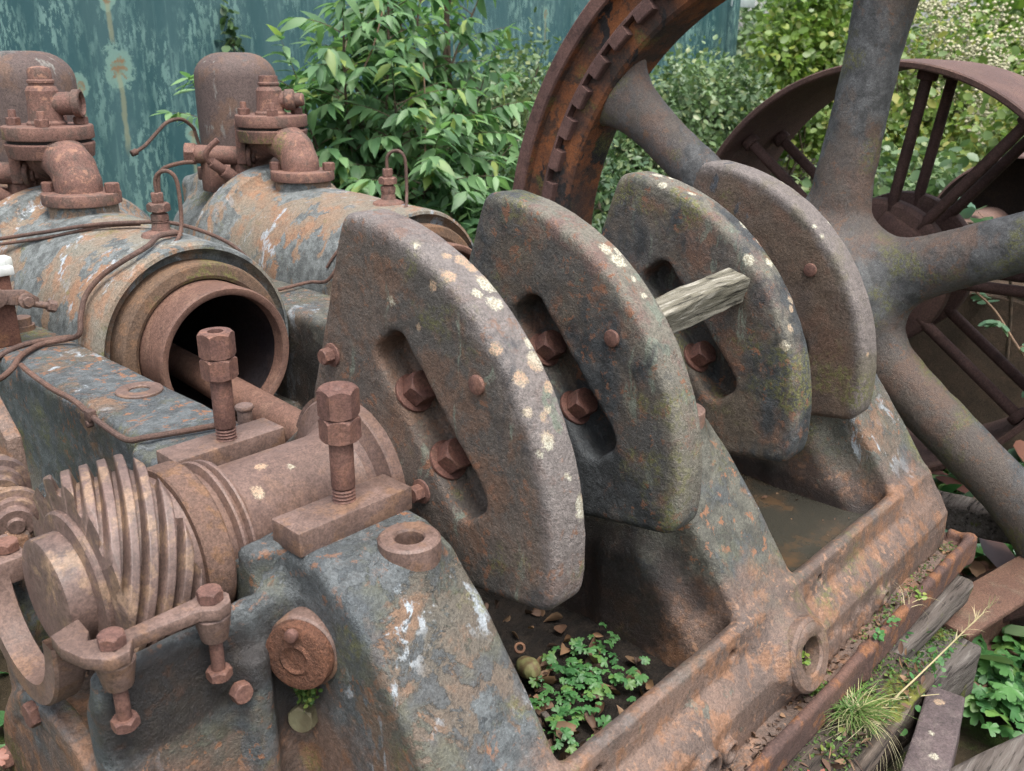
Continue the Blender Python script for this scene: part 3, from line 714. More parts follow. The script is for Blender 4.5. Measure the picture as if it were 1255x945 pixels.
for a in (2.5, 4.2, 5.9, .8):
    m = MB(); m.hex((CX+.084*math.cos(a), EY+.084*math.sin(a), 1.358), (0, 0, 1), .019, .020, a)
    m.cyl((CX+.084*math.cos(a), EY+.084*math.sin(a), 1.272), (0, 0, 1), .010, .126, .003); m.hex((CX+.084*math.cos(a), EY+.084*math.sin(a), 1.270), (0, 0, 1), .018, .016, a); m.build('flange_bolt', M['bolt'], tf)
m = MB()
m.lathe([(0, 0), (.050, 0), (.050, .006), (.044, .012), (.041, .06), (.041, .088), (.036, .098), (.031, .101), (.031, .106), (.034, .108), (.034, .114), (.030, .117), (.030, .135), (.026, .145), (.012, .150), (0, .150)], (CX, EY, 1.358), (0, 0, 1), 36)
m.lathe([(.030, 0), (.030, .075), (.036, .078), (.036, .096), (.030, .098), (.026, .09), (.026, .085), (0, .085)], (CX, EY, 1.412), (.75, -.62, .02), 28)
m.build('relief_valve', M['elbow'], tf)
# valve dome and rocker gear
DX, DY = CX+.085, 1.87
m = MB(); R_ = .138
prof = [(0, 1.545)]+[(R_-.10+.10*math.sin(a), 1.462+.083*math.cos(a)) for a in [PI/2*k/8 for k in range(9)]]+[(R_+.001, 1.30), (R_-.002, 1.17), (R_-.012, 1.16), (.09, 1.16), (.09, 1.12)]
m.lathe([(r_, z_) for r_, z_ in prof], (DX, DY, 0), (0, 0, 1), 64)
dome = m.build('valve_dome', M['dome'], cyl, 40)
m = MB(); m.box((DX-.12, DY-.12, 1.160), (.10, .05, .022), .005); m.box((CX-.13, 1.70, 1.16), (.03, .03, .05), .006); m.box((CX-.05, 1.65, 1.15), (.03, .03, .05), .006); m.build('rocker_base', M['elbow'], cyl)
m = MB(); m.cyl((CX-.185, 1.735, 1.232), (.80, -.60, -.05), .030, .185, .004, 28); m.hex((CX-.200, 1.746, 1.233), (.80, -.60, -.05), .037, .036, .3)
rk = m.build('rocker_shaft', M['elbow'], cyl)
m = MB(); m.cone = None
m.prism([(-.03, 1.20), (.03, 1.20), (.024, 1.33), (0, 1.352), (-.024, 1.33)], 'y', 0, .03, .004)
AR = Matrix.Translation((CX-.045, 1.625, .0)) @ Matrix.Rotation(.92, 4, 'Z')
m.v = [tuple(AR @ Vector(p)) for p in m.v]
d0 = AR.to_3x3() @ Vector((0, -1, 0)); p0 = AR @ Vector((0, 0, 1.222)); p1 = AR @ Vector((0, 0, 1.328))
m.cyl(p0, d0, .035, .014, .003, 28); m.cyl(p0+d0*.014, d0, .020, .012, .003, 24); m.cyl(p0+d0*.026, d0, .012, .010, .003, 24)
m.ring(p1, d0, .028, .015, .022, .002, 24)
m.build('rocker_arm', M['elbow'], cyl)
# lubricator on the barrel and its hooked pipe
LX, LY = CX+.005, .965
LZ = AZ+.2475
def lubricator(parent):
    m = MB()
    m.lathe([(0, -.02), (.050, -.008), (.044, .004), (.022, .012), (.019, .030), (.021, .031), (.021, .034)], (LX, LY, LZ), (0, 0, 1), 24)
    m.hex((LX, LY, LZ+.034), (0, 0, 1), .022, .016, .2); m.cyl((LX, LY, LZ+.050), (0, 0, 1), .015, .006, .001); m.hex((LX, LY, LZ+.055), (0, 0, 1), .027, .020, .5)
    m.cyl((LX, LY, LZ+.075), (0, 0, 1), .013, .006, .001); m.hex((LX, LY, LZ+.079), (0, 0, 1), .0155, .020, .1)
    o = m.build('lubricator_fitting', M['elbow'], parent)
    t = MB(); t.tube([(LX, LY, LZ+.095), (LX, LY, LZ+.128), (LX+.008, LY-.012, LZ+.146), (LX+.022, LY-.030, LZ+.148), (LX+.032, LY-.042, LZ+.125), (LX+.032, LY-.045, LZ+.06), (LX+.022, LY-.055, LZ+.018), (LX-.01, LY-.085, LZ-.004), (LX-.05, LY-.09, LZ-.012)], .0048, 8, 6)
    t.build('lubricator_pipe', M['pipe'], o)
lubricator(cyl)
# injector beside the head
m = MB(); m.cyl((CX-.075, 1.62, 1.135), (-.80, -.02, .60), .022, .085, .003, 20); m.cyl((CX-.075-.066, 1.62, 1.135+.05), (-.80, 0, .60), .017, .05, .003)
m.tube([(CX-.175, 1.62, 1.208), (CX-.195, 1.62, 1.228), (CX-.192, 1.61, 1.255), (CX-.165, 1.59, 1.285)], .009, 8)
m.build('injector', M['elbow'], cyl)
m = MB(); m.tube([(CX-.30, 1.75, 1.02), (CX-.30, 1.75, 1.15), (CX-.285, 1.74, 1.19), (CX-.24, 1.71, 1.208), (CX-.20, 1.70, 1.21)], .0065, 8); m.build('drain_pipe', M['pipe'], cyl)
cyl2 = copy_tree(cyl, (.698, 0, 0), 'farther engine cylinder with orange flaking paint, running behind the first counterweight')
# the farther relief valve has lost its cap and carries a plugged side outlet
m = MB()
m.lathe([(0, 0), (.050, 0), (.050, .006), (.044, .012), (.041, .05), (.041, .074), (.036, .082), (.031, .086), (.031, .090), (.034, .092), (.034, .097), (.030, .100), (.0295, .118), (.024, .119), (.022, .108), (0, .108)], (CX, EY, 1.358), (0, 0, 1), 36)
m.lathe([(.026, 0), (.028, .045), (.033, .050), (.033, .074), (.029, .078), (.021, .080), (.020, .104), (.016, .108), (0, .108)], (CX, EY, 1.402), (.75, -.62, .02), 28)
tmpo = m.build('relief_valve_plugged', M['elbow'], None)
for o_ in cyl2.children_recursive:
    if o_.name.startswith('relief_valve'): o_.data = tmpo.data
bpy.data.objects.remove(tmpo)
# the rest of a pipe behind the far dome, curling up in front of the container
m = MB(); m.tube([(.972, 2.0, 1.17), (.963, 2.02, 1.266), (.951, 2.02, 1.295), (.913, 2.02, 1.321), (.86, 2.02, 1.313), (.81, 2.02, 1.274), (.77, 2.02, 1.24), (.735, 2.02, 1.221)], .0065, 8); m.cyl((.738, 2.02, 1.222), (-.9, 0, -.3), .011, .022, .002)
tag(m.build('broken_pipe', M['pipe']), 'thin broken rusty pipe curling up in front of the green container', 'oil pipe')

# loose oil pipes
def pipe(pts, r, label, grp=None, extra=None):
    m = MB(); m.tube(pts, r, 10, 7)
    if extra: extra(m)
    return tag(m.build('oil_pipe', M['pipe']), label, 'oil pipe', grp)
pipe([(.02, 1.47, 1.085), (.057, 1.42, 1.092), (.12, 1.28, 1.120), (.19, 1.14, 1.148), (.262, 1.055, 1.156), (.33, 1.03, 1.150), (.395, 1.0, 1.126), (.45, .96, 1.09), (.49, .93, 1.04)], .0050, 'long rusty oil pipe running over the top of the nearer cylinder')
pipe([(.02, 1.46, 1.072), (.06, 1.40, 1.082), (.13, 1.26, 1.110), (.20, 1.13, 1.143), (.27, 1.06, 1.150)], .0042, 'thinner rusty oil pipe strapped beneath the long one over the nearer cylinder')
pipe([(.29, .91, 1.146), (.235, .895, 1.148), (.19, .862, 1.136), (.151, .852, 1.124), (.118, .865, 1.105), (.085, .888, 1.078), (.052, .900, 1.040), (.030, .890, .998), (.018, .882, .962), (.004, .920, .945), (-.047, .936, .940), (-.108, .882, .940), (-.150, .815, .938), (-.185, .83, .915), (-.24, .92, .89)], .0062,
     'rusty pipe curving down the side of the nearer cylinder onto the bed')
pipe([(.03, .96, .936), (-.06, .97, .938), (-.13, .95, .928), (-.16, .98, .88), (-.2, 1.05, .84)], .006, 'short rusty pipe looping over the bed edge beside the oil box')
def clips(m):
    for p in ((-.142, .47, .931),): m.box(p, (.008, .010, .010), .002); m.cyl((-.140, .47, .915), (-1, 0, 0), .007, .012)
pipe([(-.136, .80, .946), (-.141, .74, .944), (-.141, .64, .938), (-.141, .536, .940), (-.141, .46, .928), (-.141, .37, .922), (-.140, .32, .926), (-.128, .290, .936), (-.085, .268, .9385), (-.027, .248, .939), (.0, .240, .938)], .0055,
     'bare rusty pipe clipped along the outer top edge of the near side frame', None, clips)
pipe([(.80, .92, 1.085), (.772, .925, 1.05), (.748, .94, 1.015), (.735, .955, .985)], .004, 'thin bent pipe hanging down the flank of the farther cylinder')
pipe([(.735, .90, 1.0), (.715, .93, .955), (.70, .985, .945), (.66, .99, .943), (.60, .985, .942), (.57, .99, .944)], .005, 'rusty pipe lying on the middle frame beside the first counterweight')

# oil box on the side frame at the far left
ob = thing('oil_box', 'small rusty oil box with a white-painted lid at the left edge of the picture', 'oil box', (-.14, 1.08, .93))
m = MB(); m.box((-.150, 1.075, 1.010), (.088, .075, .080), .004); m.build('box_body', M['box'], ob)
m = MB(); m.box((-.150, 1.075, 1.098), (.096, .083, .010), .003); m.box((-.150, 1.075, 1.114), (.085, .072, .008), .004); m.box((-.06, 1.03, 1.112), (.012, .02, .012), .004)
m.build('box_lid', M['white_lid'], ob)
m = MB(); m.prism([(-.10, 1.032), (-.02, 1.010), (-.015, 1.030), (-.04, 1.052), (-.10, 1.062)], 'y', .985, 1.0, .002)
m.cyl((-.045, .986, 1.030), (0, -1, 0), .017, .012, .002); m.hex((-.045, .974, 1.030), (0, -1, 0), .012, .010); m.cyl((-.105, .986, 1.047), (0, -1, 0), .022, .012, .003)
m.cyl((-.035, .992, 1.022), (.93, -.1, -.35), .008, .045, .002); m.hex((.0, .988, 1.010), (.93, -.1, -.35), .014, .018)
m.build('ratchet_lever', M['cap'], ob)
m = MB(); m.lathe([(.0, 0), (.03, 0), (.03, .012), (.024, .012), (.024, .03), (0, .03)], (-.02, 1.12, .93), (0, 0, 1), 24); m.build('filler_cup', M['cap'], ob)

# ================================================================== crankshaft
ck = thing('crankshaft', 'rusty crankshaft in the bearings with four tall half-round counterweights', 'crankshaft', (.6, 0, AZ))
b = MB()
b.lathe([(0, -.412), (.068, -.412), (.0750, -.409), (.0760, -.404), (.0760, -.378), (.098, -.376), (.101, -.373), (.101, -.367), (.095, -.365), (.095, -.255)], (0, 0, AZ), (1, 0, 0), 72)
b.build('shaft_end', M['gear'], ck)
b = MB(); b.lathe([(.106, -.30), (.106, -.262), (.107, -.258), (.107, -.205), (.098, -.198), (.095, -.187), (.107, -.184), (.1085, -.181), (.107, -.178), (.098, -.176), (.096, -.171), (.105, -.168), (.106, -.165), (.104, -.161), (.090, -.158), (.0875, -.150), (.0875, .020), (.089, .035), (.094, .047), (.104, .056), (.120, .061), (.134, .063), (.137, .066), (.137, .10)], (0, 0, AZ), (1, 0, 0), 96)
b.build('main_journal', M['shaft'], ck)
b = MB(); b.lathe([(.1072, -.246), (.1155, -.245), (.1175, -.242), (.1175, -.208), (.1155, -.205), (.1, -.205)], (0, 0, AZ), (1, 0, 0), 80); b.build('oil_ring', cast('oil_ring_rust', (.155, .095, .072), (.13, .080, .062), (.21, .11, .05), .45, bs=.8, s1=10), ck)
# skew gear: steep teeth wound round the shaft
def skew_gear():
    NT_, x0, x1, lead = 13, -.368, -.266, -.31
    nx, na = 56, NT_*20
    vs = []; fs = []
    for i in range(nx+1):
        t = i/nx; x = x0+(x1-x0)*t; tw = (x-x0)/lead*2*PI
        for k in range(na):
            a = 2*PI*k/na+tw; ph = ((a-tw)*NT_/(2*PI)) % 1.
            s = abs(ph-.5)*2            # 0 at crest
            prof = min(1, max(0, (s-.46)/.32)); prof = prof*prof*(3-2*prof)
            R = .1475-.021*prof
            ex = min(t, 1-t)*(x1-x0); R -= max(0, .005-ex)*.8
            vs.append((x, R*math.cos(a), AZ+R*math.sin(a)))
    for i in range(nx):
        for k in range(na):
            fs.append((i*na+k, i*na+(k+1) % na, (i+1)*na+(k+1) % na, (i+1)*na+k))
    n = len(vs); vs += [(x0, 0, AZ), (x1, 0, AZ)]
    for k in range(na): fs.append((k, (k+1) % na, n)); fs.append((nx*na+k, nx*na+(k+1) % na, n+1))
    m = MB(); m.add(vs, fs); return m
skew_gear().build('skew_gear', M['gear'], ck, 50)

# counterweights: profile in (u,v), u points 140 degrees up and out from the crank axis
A0 = math.radians(140)
U = (math.cos(A0), math.sin(A0)); W_ = (math.cos(A0-PI/2), math.sin(A0-PI/2))    # unit vectors in (y,z)
TH = .074
w = Vox((-.045, -.30, -.42), (.045, .48, .42), .0036)       # axes: x, u, v
def webfn(X, Uu, Vv):
    rho = np.sqrt(Uu**2+Vv**2)
    q = smax(rho-.4385, (np.abs(Vv)-.164-.60*Uu)*.857, .030)
    arm = np.sqrt(np.maximum(np.abs(Uu+.10)-.14, 0)**2+Vv**2)-.132
    q = smin(smax(q, -(Uu+.02), .03), arm, .05)
    r = .015
    q0 = q+r; q1 = np.abs(X)-TH/2+r
    return np.sqrt(np.maximum(q0, 0)**2+np.maximum(q1, 0)**2)+np.minimum(np.maximum(q0, q1), 0)-r
w.op(webfn, (-.04, -.30, -.44), (.04, .46, .44))
def slotfn(X, Uu, Vv):
    q0 = np.maximum(np.abs(Uu-.238)-.014, 0); q1 = np.maximum(np.abs(Vv+.012)-.125, 0)
    q = np.sqrt(q0**2+q1**2)-.025
    return smax(q, X-.022, .010)
w.op(slotfn, (-.08, .19, -.18), (.03, .28, .16), .012, True)
import copy
Mw = Matrix(((1, 0, 0, 0), (0, U[0], W_[0], 0), (0, U[1], W_[1], AZ), (0, 0, 0, 1)))
WX = (.121, .4245, .8125, 1.1165)
def uvp(x, u, v): return Vector((x, U[0]*u+W_[0]*v, AZ+U[1]*u+W_[1]*v))
Ud = Vector((0, U[0], U[1])); Wd = Vector((0, W_[0], W_[1]))
web0 = w.build('counterweight', M['web'], ck, amp=.0012, wl=.03, seed=51, M=Matrix.Translation((WX[0], 0, 0)) @ Mw)
wl_ = ['counterweight nearest the camera, spotted with cream lichen', 'second counterweight, blue-black cheek with a mossy lower edge', 'third counterweight, behind the wooden stick', 'last counterweight, beside the flywheel hub']
subs = []
x0 = WX[0]
for vv in (.052, -.064):
    m = MB(); m.cyl(uvp(x0-.004, .198, vv), Ud, .032, .006, .001, 32); subs.append(m.build('washer', M['nut'], web0))
    m = MB(); m.hex(uvp(x0-.002, .204, vv), Ud, .0265, .030, .45); subs.append(m.build('nut', M['nut'], web0, 25))
m = MB(); m.cyl(uvp(x0-TH/2+.003, .375, -.008), (-1, 0, 0), .0145, .009, .003, 24); subs.append(m.build('pin', M['bolt'], web0))
for (u_, v_) in ((.100, .180), (.150, -.086)):
    m = MB(); m.cyl(uvp(x0-TH/2+.002, u_, v_), (-1, 0, 0), .0195, .005, .001, 24); m.hex(uvp(x0-TH/2-.003, u_, v_), (-1, 0, 0), .0135, .018, .3); subs.append(m.build('keeper_bolt', M['bolt'], web0, 25))
web0['label'] = wl_[0]
for k in range(1, 4):
    c = web0.copy(); COL.objects.link(c); c.location = (WX[k]-x0, 0, 0); c['label'] = wl_[k]
    c.material_slots[0].link = 'OBJECT'; c.material_slots[0].material = M['web_far'] if k == 3 else M['web_blue']
    for s_ in subs:
        if k == 3 and s_.name.startswith(('keeper',)): continue
        d = s_.copy(); COL.objects.link(d); d.parent = c
# crank pins and the journals between the pairs
m = MB(); pc = uvp(0, -.19, 0)
for a, b_ in ((WX[0], WX[1]), (WX[2], WX[3])): m.cyl((a, pc.y, pc.z), (1, 0, 0), .075, b_-a, .002, 40)
m.build('crank_pin', M['web_dark'], ck)
m = MB(); m.lathe([(.14, .455), (.137, .47), (.10, .488), (.0875, .51), (.0875, .73), (.10, .752), (.137, .77), (.14, .785)], (0, 0, AZ), (1, 0, 0), 60); m.build('main_journal', M['shaft'], ck)
m = MB(); m.lathe([(.14, 1.145), (.137, 1.16), (.10, 1.178), (.0875, 1.20), (.0875, 3.35), (0, 3.35)], (0, 0, AZ), (1, 0, 0), 60); m.build('main_journal', M['shaft'], ck)
# connecting rods reach from each pin into the bores
for (xx) in (.272, .968):
    m = MB(); a = Vector((xx, .30, .775)); b2 = Vector((xx, 1.20, .835))
    m.tube([a, b2], [.042, .034], 28, 1); rod = m.build('connecting_rod', M['liner'], ck)
    m = MB(); m.lathe([(.075, -.05), (.112, -.05), (.112, .05), (.075, .05), (.075, -.05)], (xx, pc.y, pc.z), (1, 0, 0), 40); m.box((xx, .285, .795), (.05, .045, .075), .02); m.build('big_end', M['web_dark'], rod)

# wooden stick wedged between the second and third counterweights
m = MB()
Rm = Matrix.Rotation(math.radians(-2.5), 4, 'Y') @ Matrix.Rotation(math.radians(2), 4, 'Z') @ Matrix.Rotation(math.radians(14), 4, 'X')
m.rough_box((.612, -.302, 1.142), (.150, .023, .0275), Rm, (60, 9, 9), .005, .004, 3, 26)
tag(m.build('wooden_stick', M['wood_stick'], None, 60), 'grey weathered wooden stick wedged between two counterweights', 'stick')

# ================================================================== flywheel
fl = thing('flywheel', 'huge spoked iron flywheel with a notched rim rising beyond the last counterweight', 'flywheel', (1.78, 0, AZ))
FX = 1.68
m = MB()
prof = [(1.100, .004), (1.106, .0), (1.146, .0), (1.152, .006), (1.152, .225), (1.146, .230), (1.03, .230), (.995, .22), (.93, .205), (.925, .19), (.925, .045), (.935, .034), (.96, .030), (1.000, .030), (1.010, .038), (1.030, .045), (1.090, .040), (1.098, .034), (1.100, .004)]
m.lathe(prof, (FX, 0, AZ), (1, 0, 0), 216)
m.build('rim', M['rim'], fl, 30)
m = MB(); m.lathe([(1.099, .006), (1.104, -.002), (1.146, -.002), (1.1535, .006), (1.1535, .05)], (FX, 0, AZ), (1, 0, 0), 216); m.build('rim_lip', M['lip'], fl)
# barring teeth: a ring of blocks with square pockets between them
m = MB(); N_ = 54
for k in range(N_):
    a0_ = math.radians(48.9-6.667*k)+math.radians(1.35); a1_ = a0_+math.radians(6.667-2.7)
    n = 4; vs = []; fs = []
    for i in range(n+1):
        a = a0_+(a1_-a0_)*i/n
        for (R, x) in ((1.012, FX+.05), (1.012, FX+.006), (1.008, FX+.002), (.976, FX+.002), (.972, FX+.006), (.972, FX+.05)): vs.append((x, R*math.cos(a), AZ+R*math.sin(a)))
    for i in range(n):
        for j in range(5): fs.append((i*6+j, i*6+j+1, (i+1)*6+j+1, (i+1)*6+j))
    fs.append(tuple(range(6))); fs.append(tuple(range(n*6, n*6+6))[::-1])
    m.add(vs, fs)
m.lathe([(1.020, .045), (1.020, .010), (1.014, .004), (1.006, .004), (1.006, .045)], (FX, 0, AZ), (1, 0, 0), 216)
tr = m.build('toothed_ring', M['lip'], fl, 30)
# pocket floors
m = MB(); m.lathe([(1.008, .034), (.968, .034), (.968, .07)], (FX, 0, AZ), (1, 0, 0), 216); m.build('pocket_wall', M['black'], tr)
h = Vox((FX-.03, -1.0, -1.0), (FX+.24, 1.0, 1.0), .0105)
SA = [36, 96, 156, 216, 276, 336]
h.cyl(0, (0, 0), .200, FX-.015, FX+.215, .03)
def spokefn(ang):
    c, s = math.cos(math.radians(ang)), math.sin(math.radians(ang))
    def fn(X, Y, Z):
        r = Y*c+Z*s; t = -Y*s+Z*c
        tt = np.clip((r-.12)/.85, 0, 1)
        hw = .082-.014*tt+.05*np.exp(-np.maximum(r-.18, 0)/.07)+.085*np.exp(-np.maximum(.94-r, 0)/.07); hx = .066-.010*tt
        q = np.sqrt((t/hw)**2+((X-(FX+.105))/hx)**2)
        d = (q-1)*np.minimum(hw, hx)*.85
        return np.maximum(d, np.maximum(r-.97, .05-r))
    return fn
for a in SA:
    c, s = math.cos(math.radians(a)), math.sin(math.radians(a))
    e = (c*.95, s*.95)
    h.op(spokefn(a), (FX-.02, min(0, e[0])-.14, min(0, e[1])-.14), (FX+.24, max(0, e[0])+.14, max(0, e[1])+.14), .06)
h.cyl(0, (0, 0), .13, FX-.06, FX+.3, .01, .01)
h.build('hub_and_spokes', M['fly'], fl, amp=.002, wl=.05, seed=61, M=Matrix.Translation((0, 0, AZ)))
m = MB(); m.lathe([(.0875, -.14), (.15, -.14), (.16, -.13), (.16, 0)], (FX, 0, AZ), (1, 0, 0), 48); m.build('hub_collar', M['fly'], fl)

# ================================================================== belt pulley beyond the flywheel
pu = thing('belt_pulley', 'broad thin-rimmed belt pulley with paired round rod spokes behind the flywheel', 'belt pulley', (2.3, 0, AZ))
m = MB(); m.lathe([(.632, .004), (.636, 0), (.648, 0), (.652, .005), (.656, .24), (.652, .475), (.648, .48), (.636, .48), (.632, .476), (.632, .004)], (2.075, 0, AZ), (1, 0, 0), 160); m.build('rim', M['pulley'], pu)
m = MB()
for x in (2.20, 2.42): m.lathe([(.10, -.03), (.225, -.026), (.237, -.020), (.240, -.012), (.240, .015), (.23, .022), (.1, .022)], (x, 0, AZ), (1, 0, 0), 64)
m.cyl((2.14, 0, AZ), (1, 0, 0), .125, .40, .006, 48); m.box((2.21, -.09, AZ+.13), (.05, .10, .035), .01, Matrix.Rotation(.5, 4, 'X'))
m.build('hub', M['pulley'], pu)
for a in (38, 97, 127, 178, 216, 262, 322):
    for x in (2.19, 2.41):
        c, s = math.cos(math.radians(a)), math.sin(math.radians(a))
        da = 0
        m = MB(); m.cyl((x, .20*c, AZ+.20*s), (0, c, s), .0175, .440, .001, 20)
        m.cyl((x, .600*c, AZ+.600*s), (0, c, s), .030, .030, .006, 16)
        m.build('rod_spoke', M['spoke'], pu)
dr = thing('rusty_drum', 'small dark rusty drum end with a thin pale rim behind the belt pulley', 'drum', (3.4, -.1, .85))
m = MB(); m.lathe([(.345, 0), (.352, .002), (.355, .01), (.355, .35), (.35, .36), (.0, .36)], (3.25, -.12, .840), (1, 0, 0), 80); m.build('drum_shell', M['pulley'], dr)
m = MB(); m.lathe([(.344, .004), (.344, .34), (0, .34)], (3.25, -.12, .840), (1, 0, 0), 80); m.build('drum_inside', M['inside'], dr)
m = MB(); m.lathe([(.60, -.02), (.60, 1.2)], (3.05, -.1, .05), (1, 0, 0), 100, -1.5, 1.7)
m.lathe([(0, 0), (.60, 0), (.61, .01), (.61, 1.1)], (3.0, -.15, .09), (1, 0, 0), 100)
tag(m.build('boiler_shell', M['plate']), 'dark brown rusted boiler end standing low behind the belt pulley', 'boiler')
m = MB(); m.rough_box((2.72, -.02, .72), (.10, .07, .045), Matrix.Rotation(.6, 4, 'Z') @ Matrix.Rotation(.3, 4, 'Y'), (10, 8, 6), .012, .03, 5, 8)
tag(m.build('sandstone_lump', simple('tan_sandstone', (.38, .25, .15), (.24, .17, .11), 12, .9, .6, .004)), 'tan lump of stone lying beyond the belt pulley hub', 'stone')

# ================================================================== what lies in the pits
def sheet(name, mat, x0, x1, y0, y1, z, n=40, amp=.0, fr=12.):
    from mathutils import noise
    vs = []; fs = []
    for i in range(n+1):
        for j in range(n+1):
            x = x0+(x1-x0)*i/n; y = y0+(y1-y0)*j/n
            vs.append((x, y, z+amp*noise.noise((x*fr, y*fr, z))+amp*.5*noise.noise((x*fr*3, y*fr*3, z+4))))
    for i in range(n):
        for j in range(n): a = i*(n+1)+j; fs.append((a, a+n+1, a+n+2, a+1))
    m = MB(); m.add(vs, fs); return m.build(name, mat)
tag(sheet('pit_soil', M['soil'], -.02, .55, -.56, .24, .492, 90, .012, 14), kind='stuff')
tag(sheet('rain_water', M['water'], .70, 1.22, -.492, .22, .560, 4), kind='structure')
tag(sheet('pit_silt', M['soil'], .715, 1.215, -.54, .24, .46, 40, .006), kind='stuff')
tag(sheet('tray_silt', M['bed_low'], -.20, 1.405, -.610, -.562, .449, 60, .005, 30), kind='stuff')

# ================================================================== plants
def nrmz(a): return a/np.maximum(np.linalg.norm(a, axis=-1, keepdims=True), 1e-9)
def tmpl_lance(w=.36, curl=.18, fold=.10):
    ts = [0, .12, .35, .62, .85, 1.]; ws = [0, .55, 1., .82, .38, 0]
    V_ = []; F_ = []
    for t, q in zip(ts, ws):
        z = -curl*t*t; V_ += [(t, 0, z-fold*w*q*.5), (t, w*.5*q, z+fold*w*q*.5), (t, -w*.5*q, z+fold*w*q*.5)]
    for i in range(len(ts)-1):
        a = i*3; b = a+3
        F_ += [(a, b, b+1, a+1), (a, a+2, b+2, b)]
    return np.array(V_), F_
def tmpl_oval(w=.75, curl=.15):
    ts = [0, .15, .5, .85, 1.]; ws = [.15, .8, 1., .55, .02]
    V_ = []; F_ = []
    for t, q in zip(ts, ws): z = -curl*t*t; V_ += [(t, 0, z-.06*q), (t, w*.5*q, z), (t, -w*.5*q, z)]
    for i in range(len(ts)-1):
        a = i*3; b = a+3; F_ += [(a, b, b+1, a+1), (a, a+2, b+2, b)]
    return np.array(V_), F_
def tmpl_fan(lobes=5, depth=.42, sub=3, curl=.12):
    V_ = [(0, 0, 0)]; n = lobes*6
    for i in range(n+1):
        a = -2.5+5.0*i/n; ph = (i % 6)/6
        r = .5*(1-depth*(abs(ph-.5)*2)**3.5)*(1+.03*(-1)**i); r *= 1 if 0 < i < n else .6
        V_.append((.35+r*math.cos(a), r*math.sin(a), -curl*r*r*4+.04*math.sin(a*lobes)))
    V_[0] = (.22, 0, .03)
    F_ = [(0, i, i+1) for i in range(1, n+1)]
    return np.array(V_), F_
def tmpl_blade(w=.03, droop=.5):
    V_ = []; F_ = []
    for t in (0, .2, .4, .6, .8, 1.): q = 1-t**2.2; V_ += [(t*(1-.25*droop*t), w*q*.5, -droop*t*t*t), (t*(1-.25*droop*t), -w*q*.5, -droop*t*t*t)]
    for i in range(5): a = i*2; F_.append((a, a+1, a+3, a+2))
    return np.array(V_), F_
def scatter_leaves(name, mat, P, D, Nn, L, tm, parent=None, wv=.25):
    T, F_ = tm; n = len(P); k = len(T)
    D = nrmz(D); S = nrmz(np.cross(Nn, D)); Z = np.cross(D, S)
    L = np.asarray(L)[:, None, None]
    ws = (1+(rng.random(n)-.5)*wv)[:, None, None]
    co = P[:, None, :]+L*(T[None, :, 0:1]*D[:, None, :]+ws*T[None, :, 1:2]*S[:, None, :]+T[None, :, 2:3]*Z[:, None, :])
    me = bpy.data.meshes.new(name); me.vertices.add(n*k); me.vertices.foreach_set('co', co.astype(np.float32).ravel())
    loops = []; tot = [len(f) for f in F_]; base = np.concatenate([np.array(f) for f in F_])
    lt = (base[None, :]+(np.arange(n)*k)[:, None]).astype(np.int32).ravel()
    me.loops.add(len(lt)); me.loops.foreach_set('vertex_index', lt)
    st1 = np.concatenate([[0], np.cumsum(tot)[:-1]]); st = (st1[None, :]+(np.arange(n)*len(base))[:, None]).astype(np.int32).ravel()
    me.polygons.add(n*len(F_)); me.polygons.foreach_set('loop_start', st)
    at = me.attributes.new('rnd', 'FLOAT', 'POINT'); at.data.foreach_set('value', np.repeat(rng.random(n), k).astype(np.float32))
    me.update(calc_edges=True); me.materials.append(mat); me.shade_smooth()
    o = bpy.data.objects.new(name, me); return link(o, parent)
def leafmat(name, c1, c2, c3, sc=1.5, gloss=.42, trans=.35, y=.12):
    N = NT(name)
    at = N.n('ShaderNodeAttribute', attribute_name='rnd').outputs['Fac']
    c = N.mix(c1, c2, N.step(at, .15, .7)); c = N.mix(c, c3, N.math('MULTIPLY', N.step(at, 1-y-.08, 1-y+.02), .85))
    c = N.mix(c, N.mix((.55, .6, .55), (1.15, 1.12, 1.0), N.step(N.noise(sc, 4), .35, .65)), .8, 'MULTIPLY')
    p = N.n('ShaderNodeBsdfPrincipled'); N.set(p.inputs['Base Color'], c); p.inputs['Roughness'].default_value = gloss; p.inputs['Specular IOR Level'].default_value = .5
    N.t.links.new(N.bump(N.noise(120, 3), .15, .002), p.inputs['Normal'])
    tr = N.n('ShaderNodeBsdfTranslucent'); N.set(tr.inputs['Color'], N.mix(c, (1.0, 1.25, .45), .55, 'MULTIPLY'))
    ms = N.n('ShaderNodeMixShader'); ms.inputs[0].default_value = trans
    N.t.links.new(p.outputs[0], ms.inputs[1]); N.t.links.new(tr.outputs[0], ms.inputs[2]); N.t.links.new(ms.outputs[0], N.out.inputs[0]); return N.m
G = {}
G['shrub'] = leafmat('shrub_leaf', (.095, .200, .095), (.195, .335, .165), (.34, .42, .12), 2.2, .48, .45, .05)
G['hedge'] = leafmat('hedge_leaf', (.095, .160, .075), (.160, .240, .120), (.26, .30, .15), 2.0, .40, .3, .12)
G['dark'] = leafmat('undergrowth_leaf', (.050, .100, .048), (.085, .150, .065), (.14, .19, .07), 2.0, .45, .25, .1)
G['ivy'] = leafmat('ivy_leaf', (.130, .220, .048), (.200, .300, .070), (.30, .34, .09), 2.5, .38, .4, .15)
G['bright'] = leafmat('creeper_leaf', (.170, .260, .085), (.260, .350, .110), (.42, .40, .13), 1.6, .42, .42, .2)
G['bramble'] = leafmat('bramble_leaf', (.110, .210, .150), (.160, .280, .190), (.16, .24, .12), 2.2, .40, .3, .1)
G['herb'] = leafmat('herb_leaf', (.060, .180, .060), (.095, .230, .075), (.14, .26, .07), 5, .45, .35, .1)
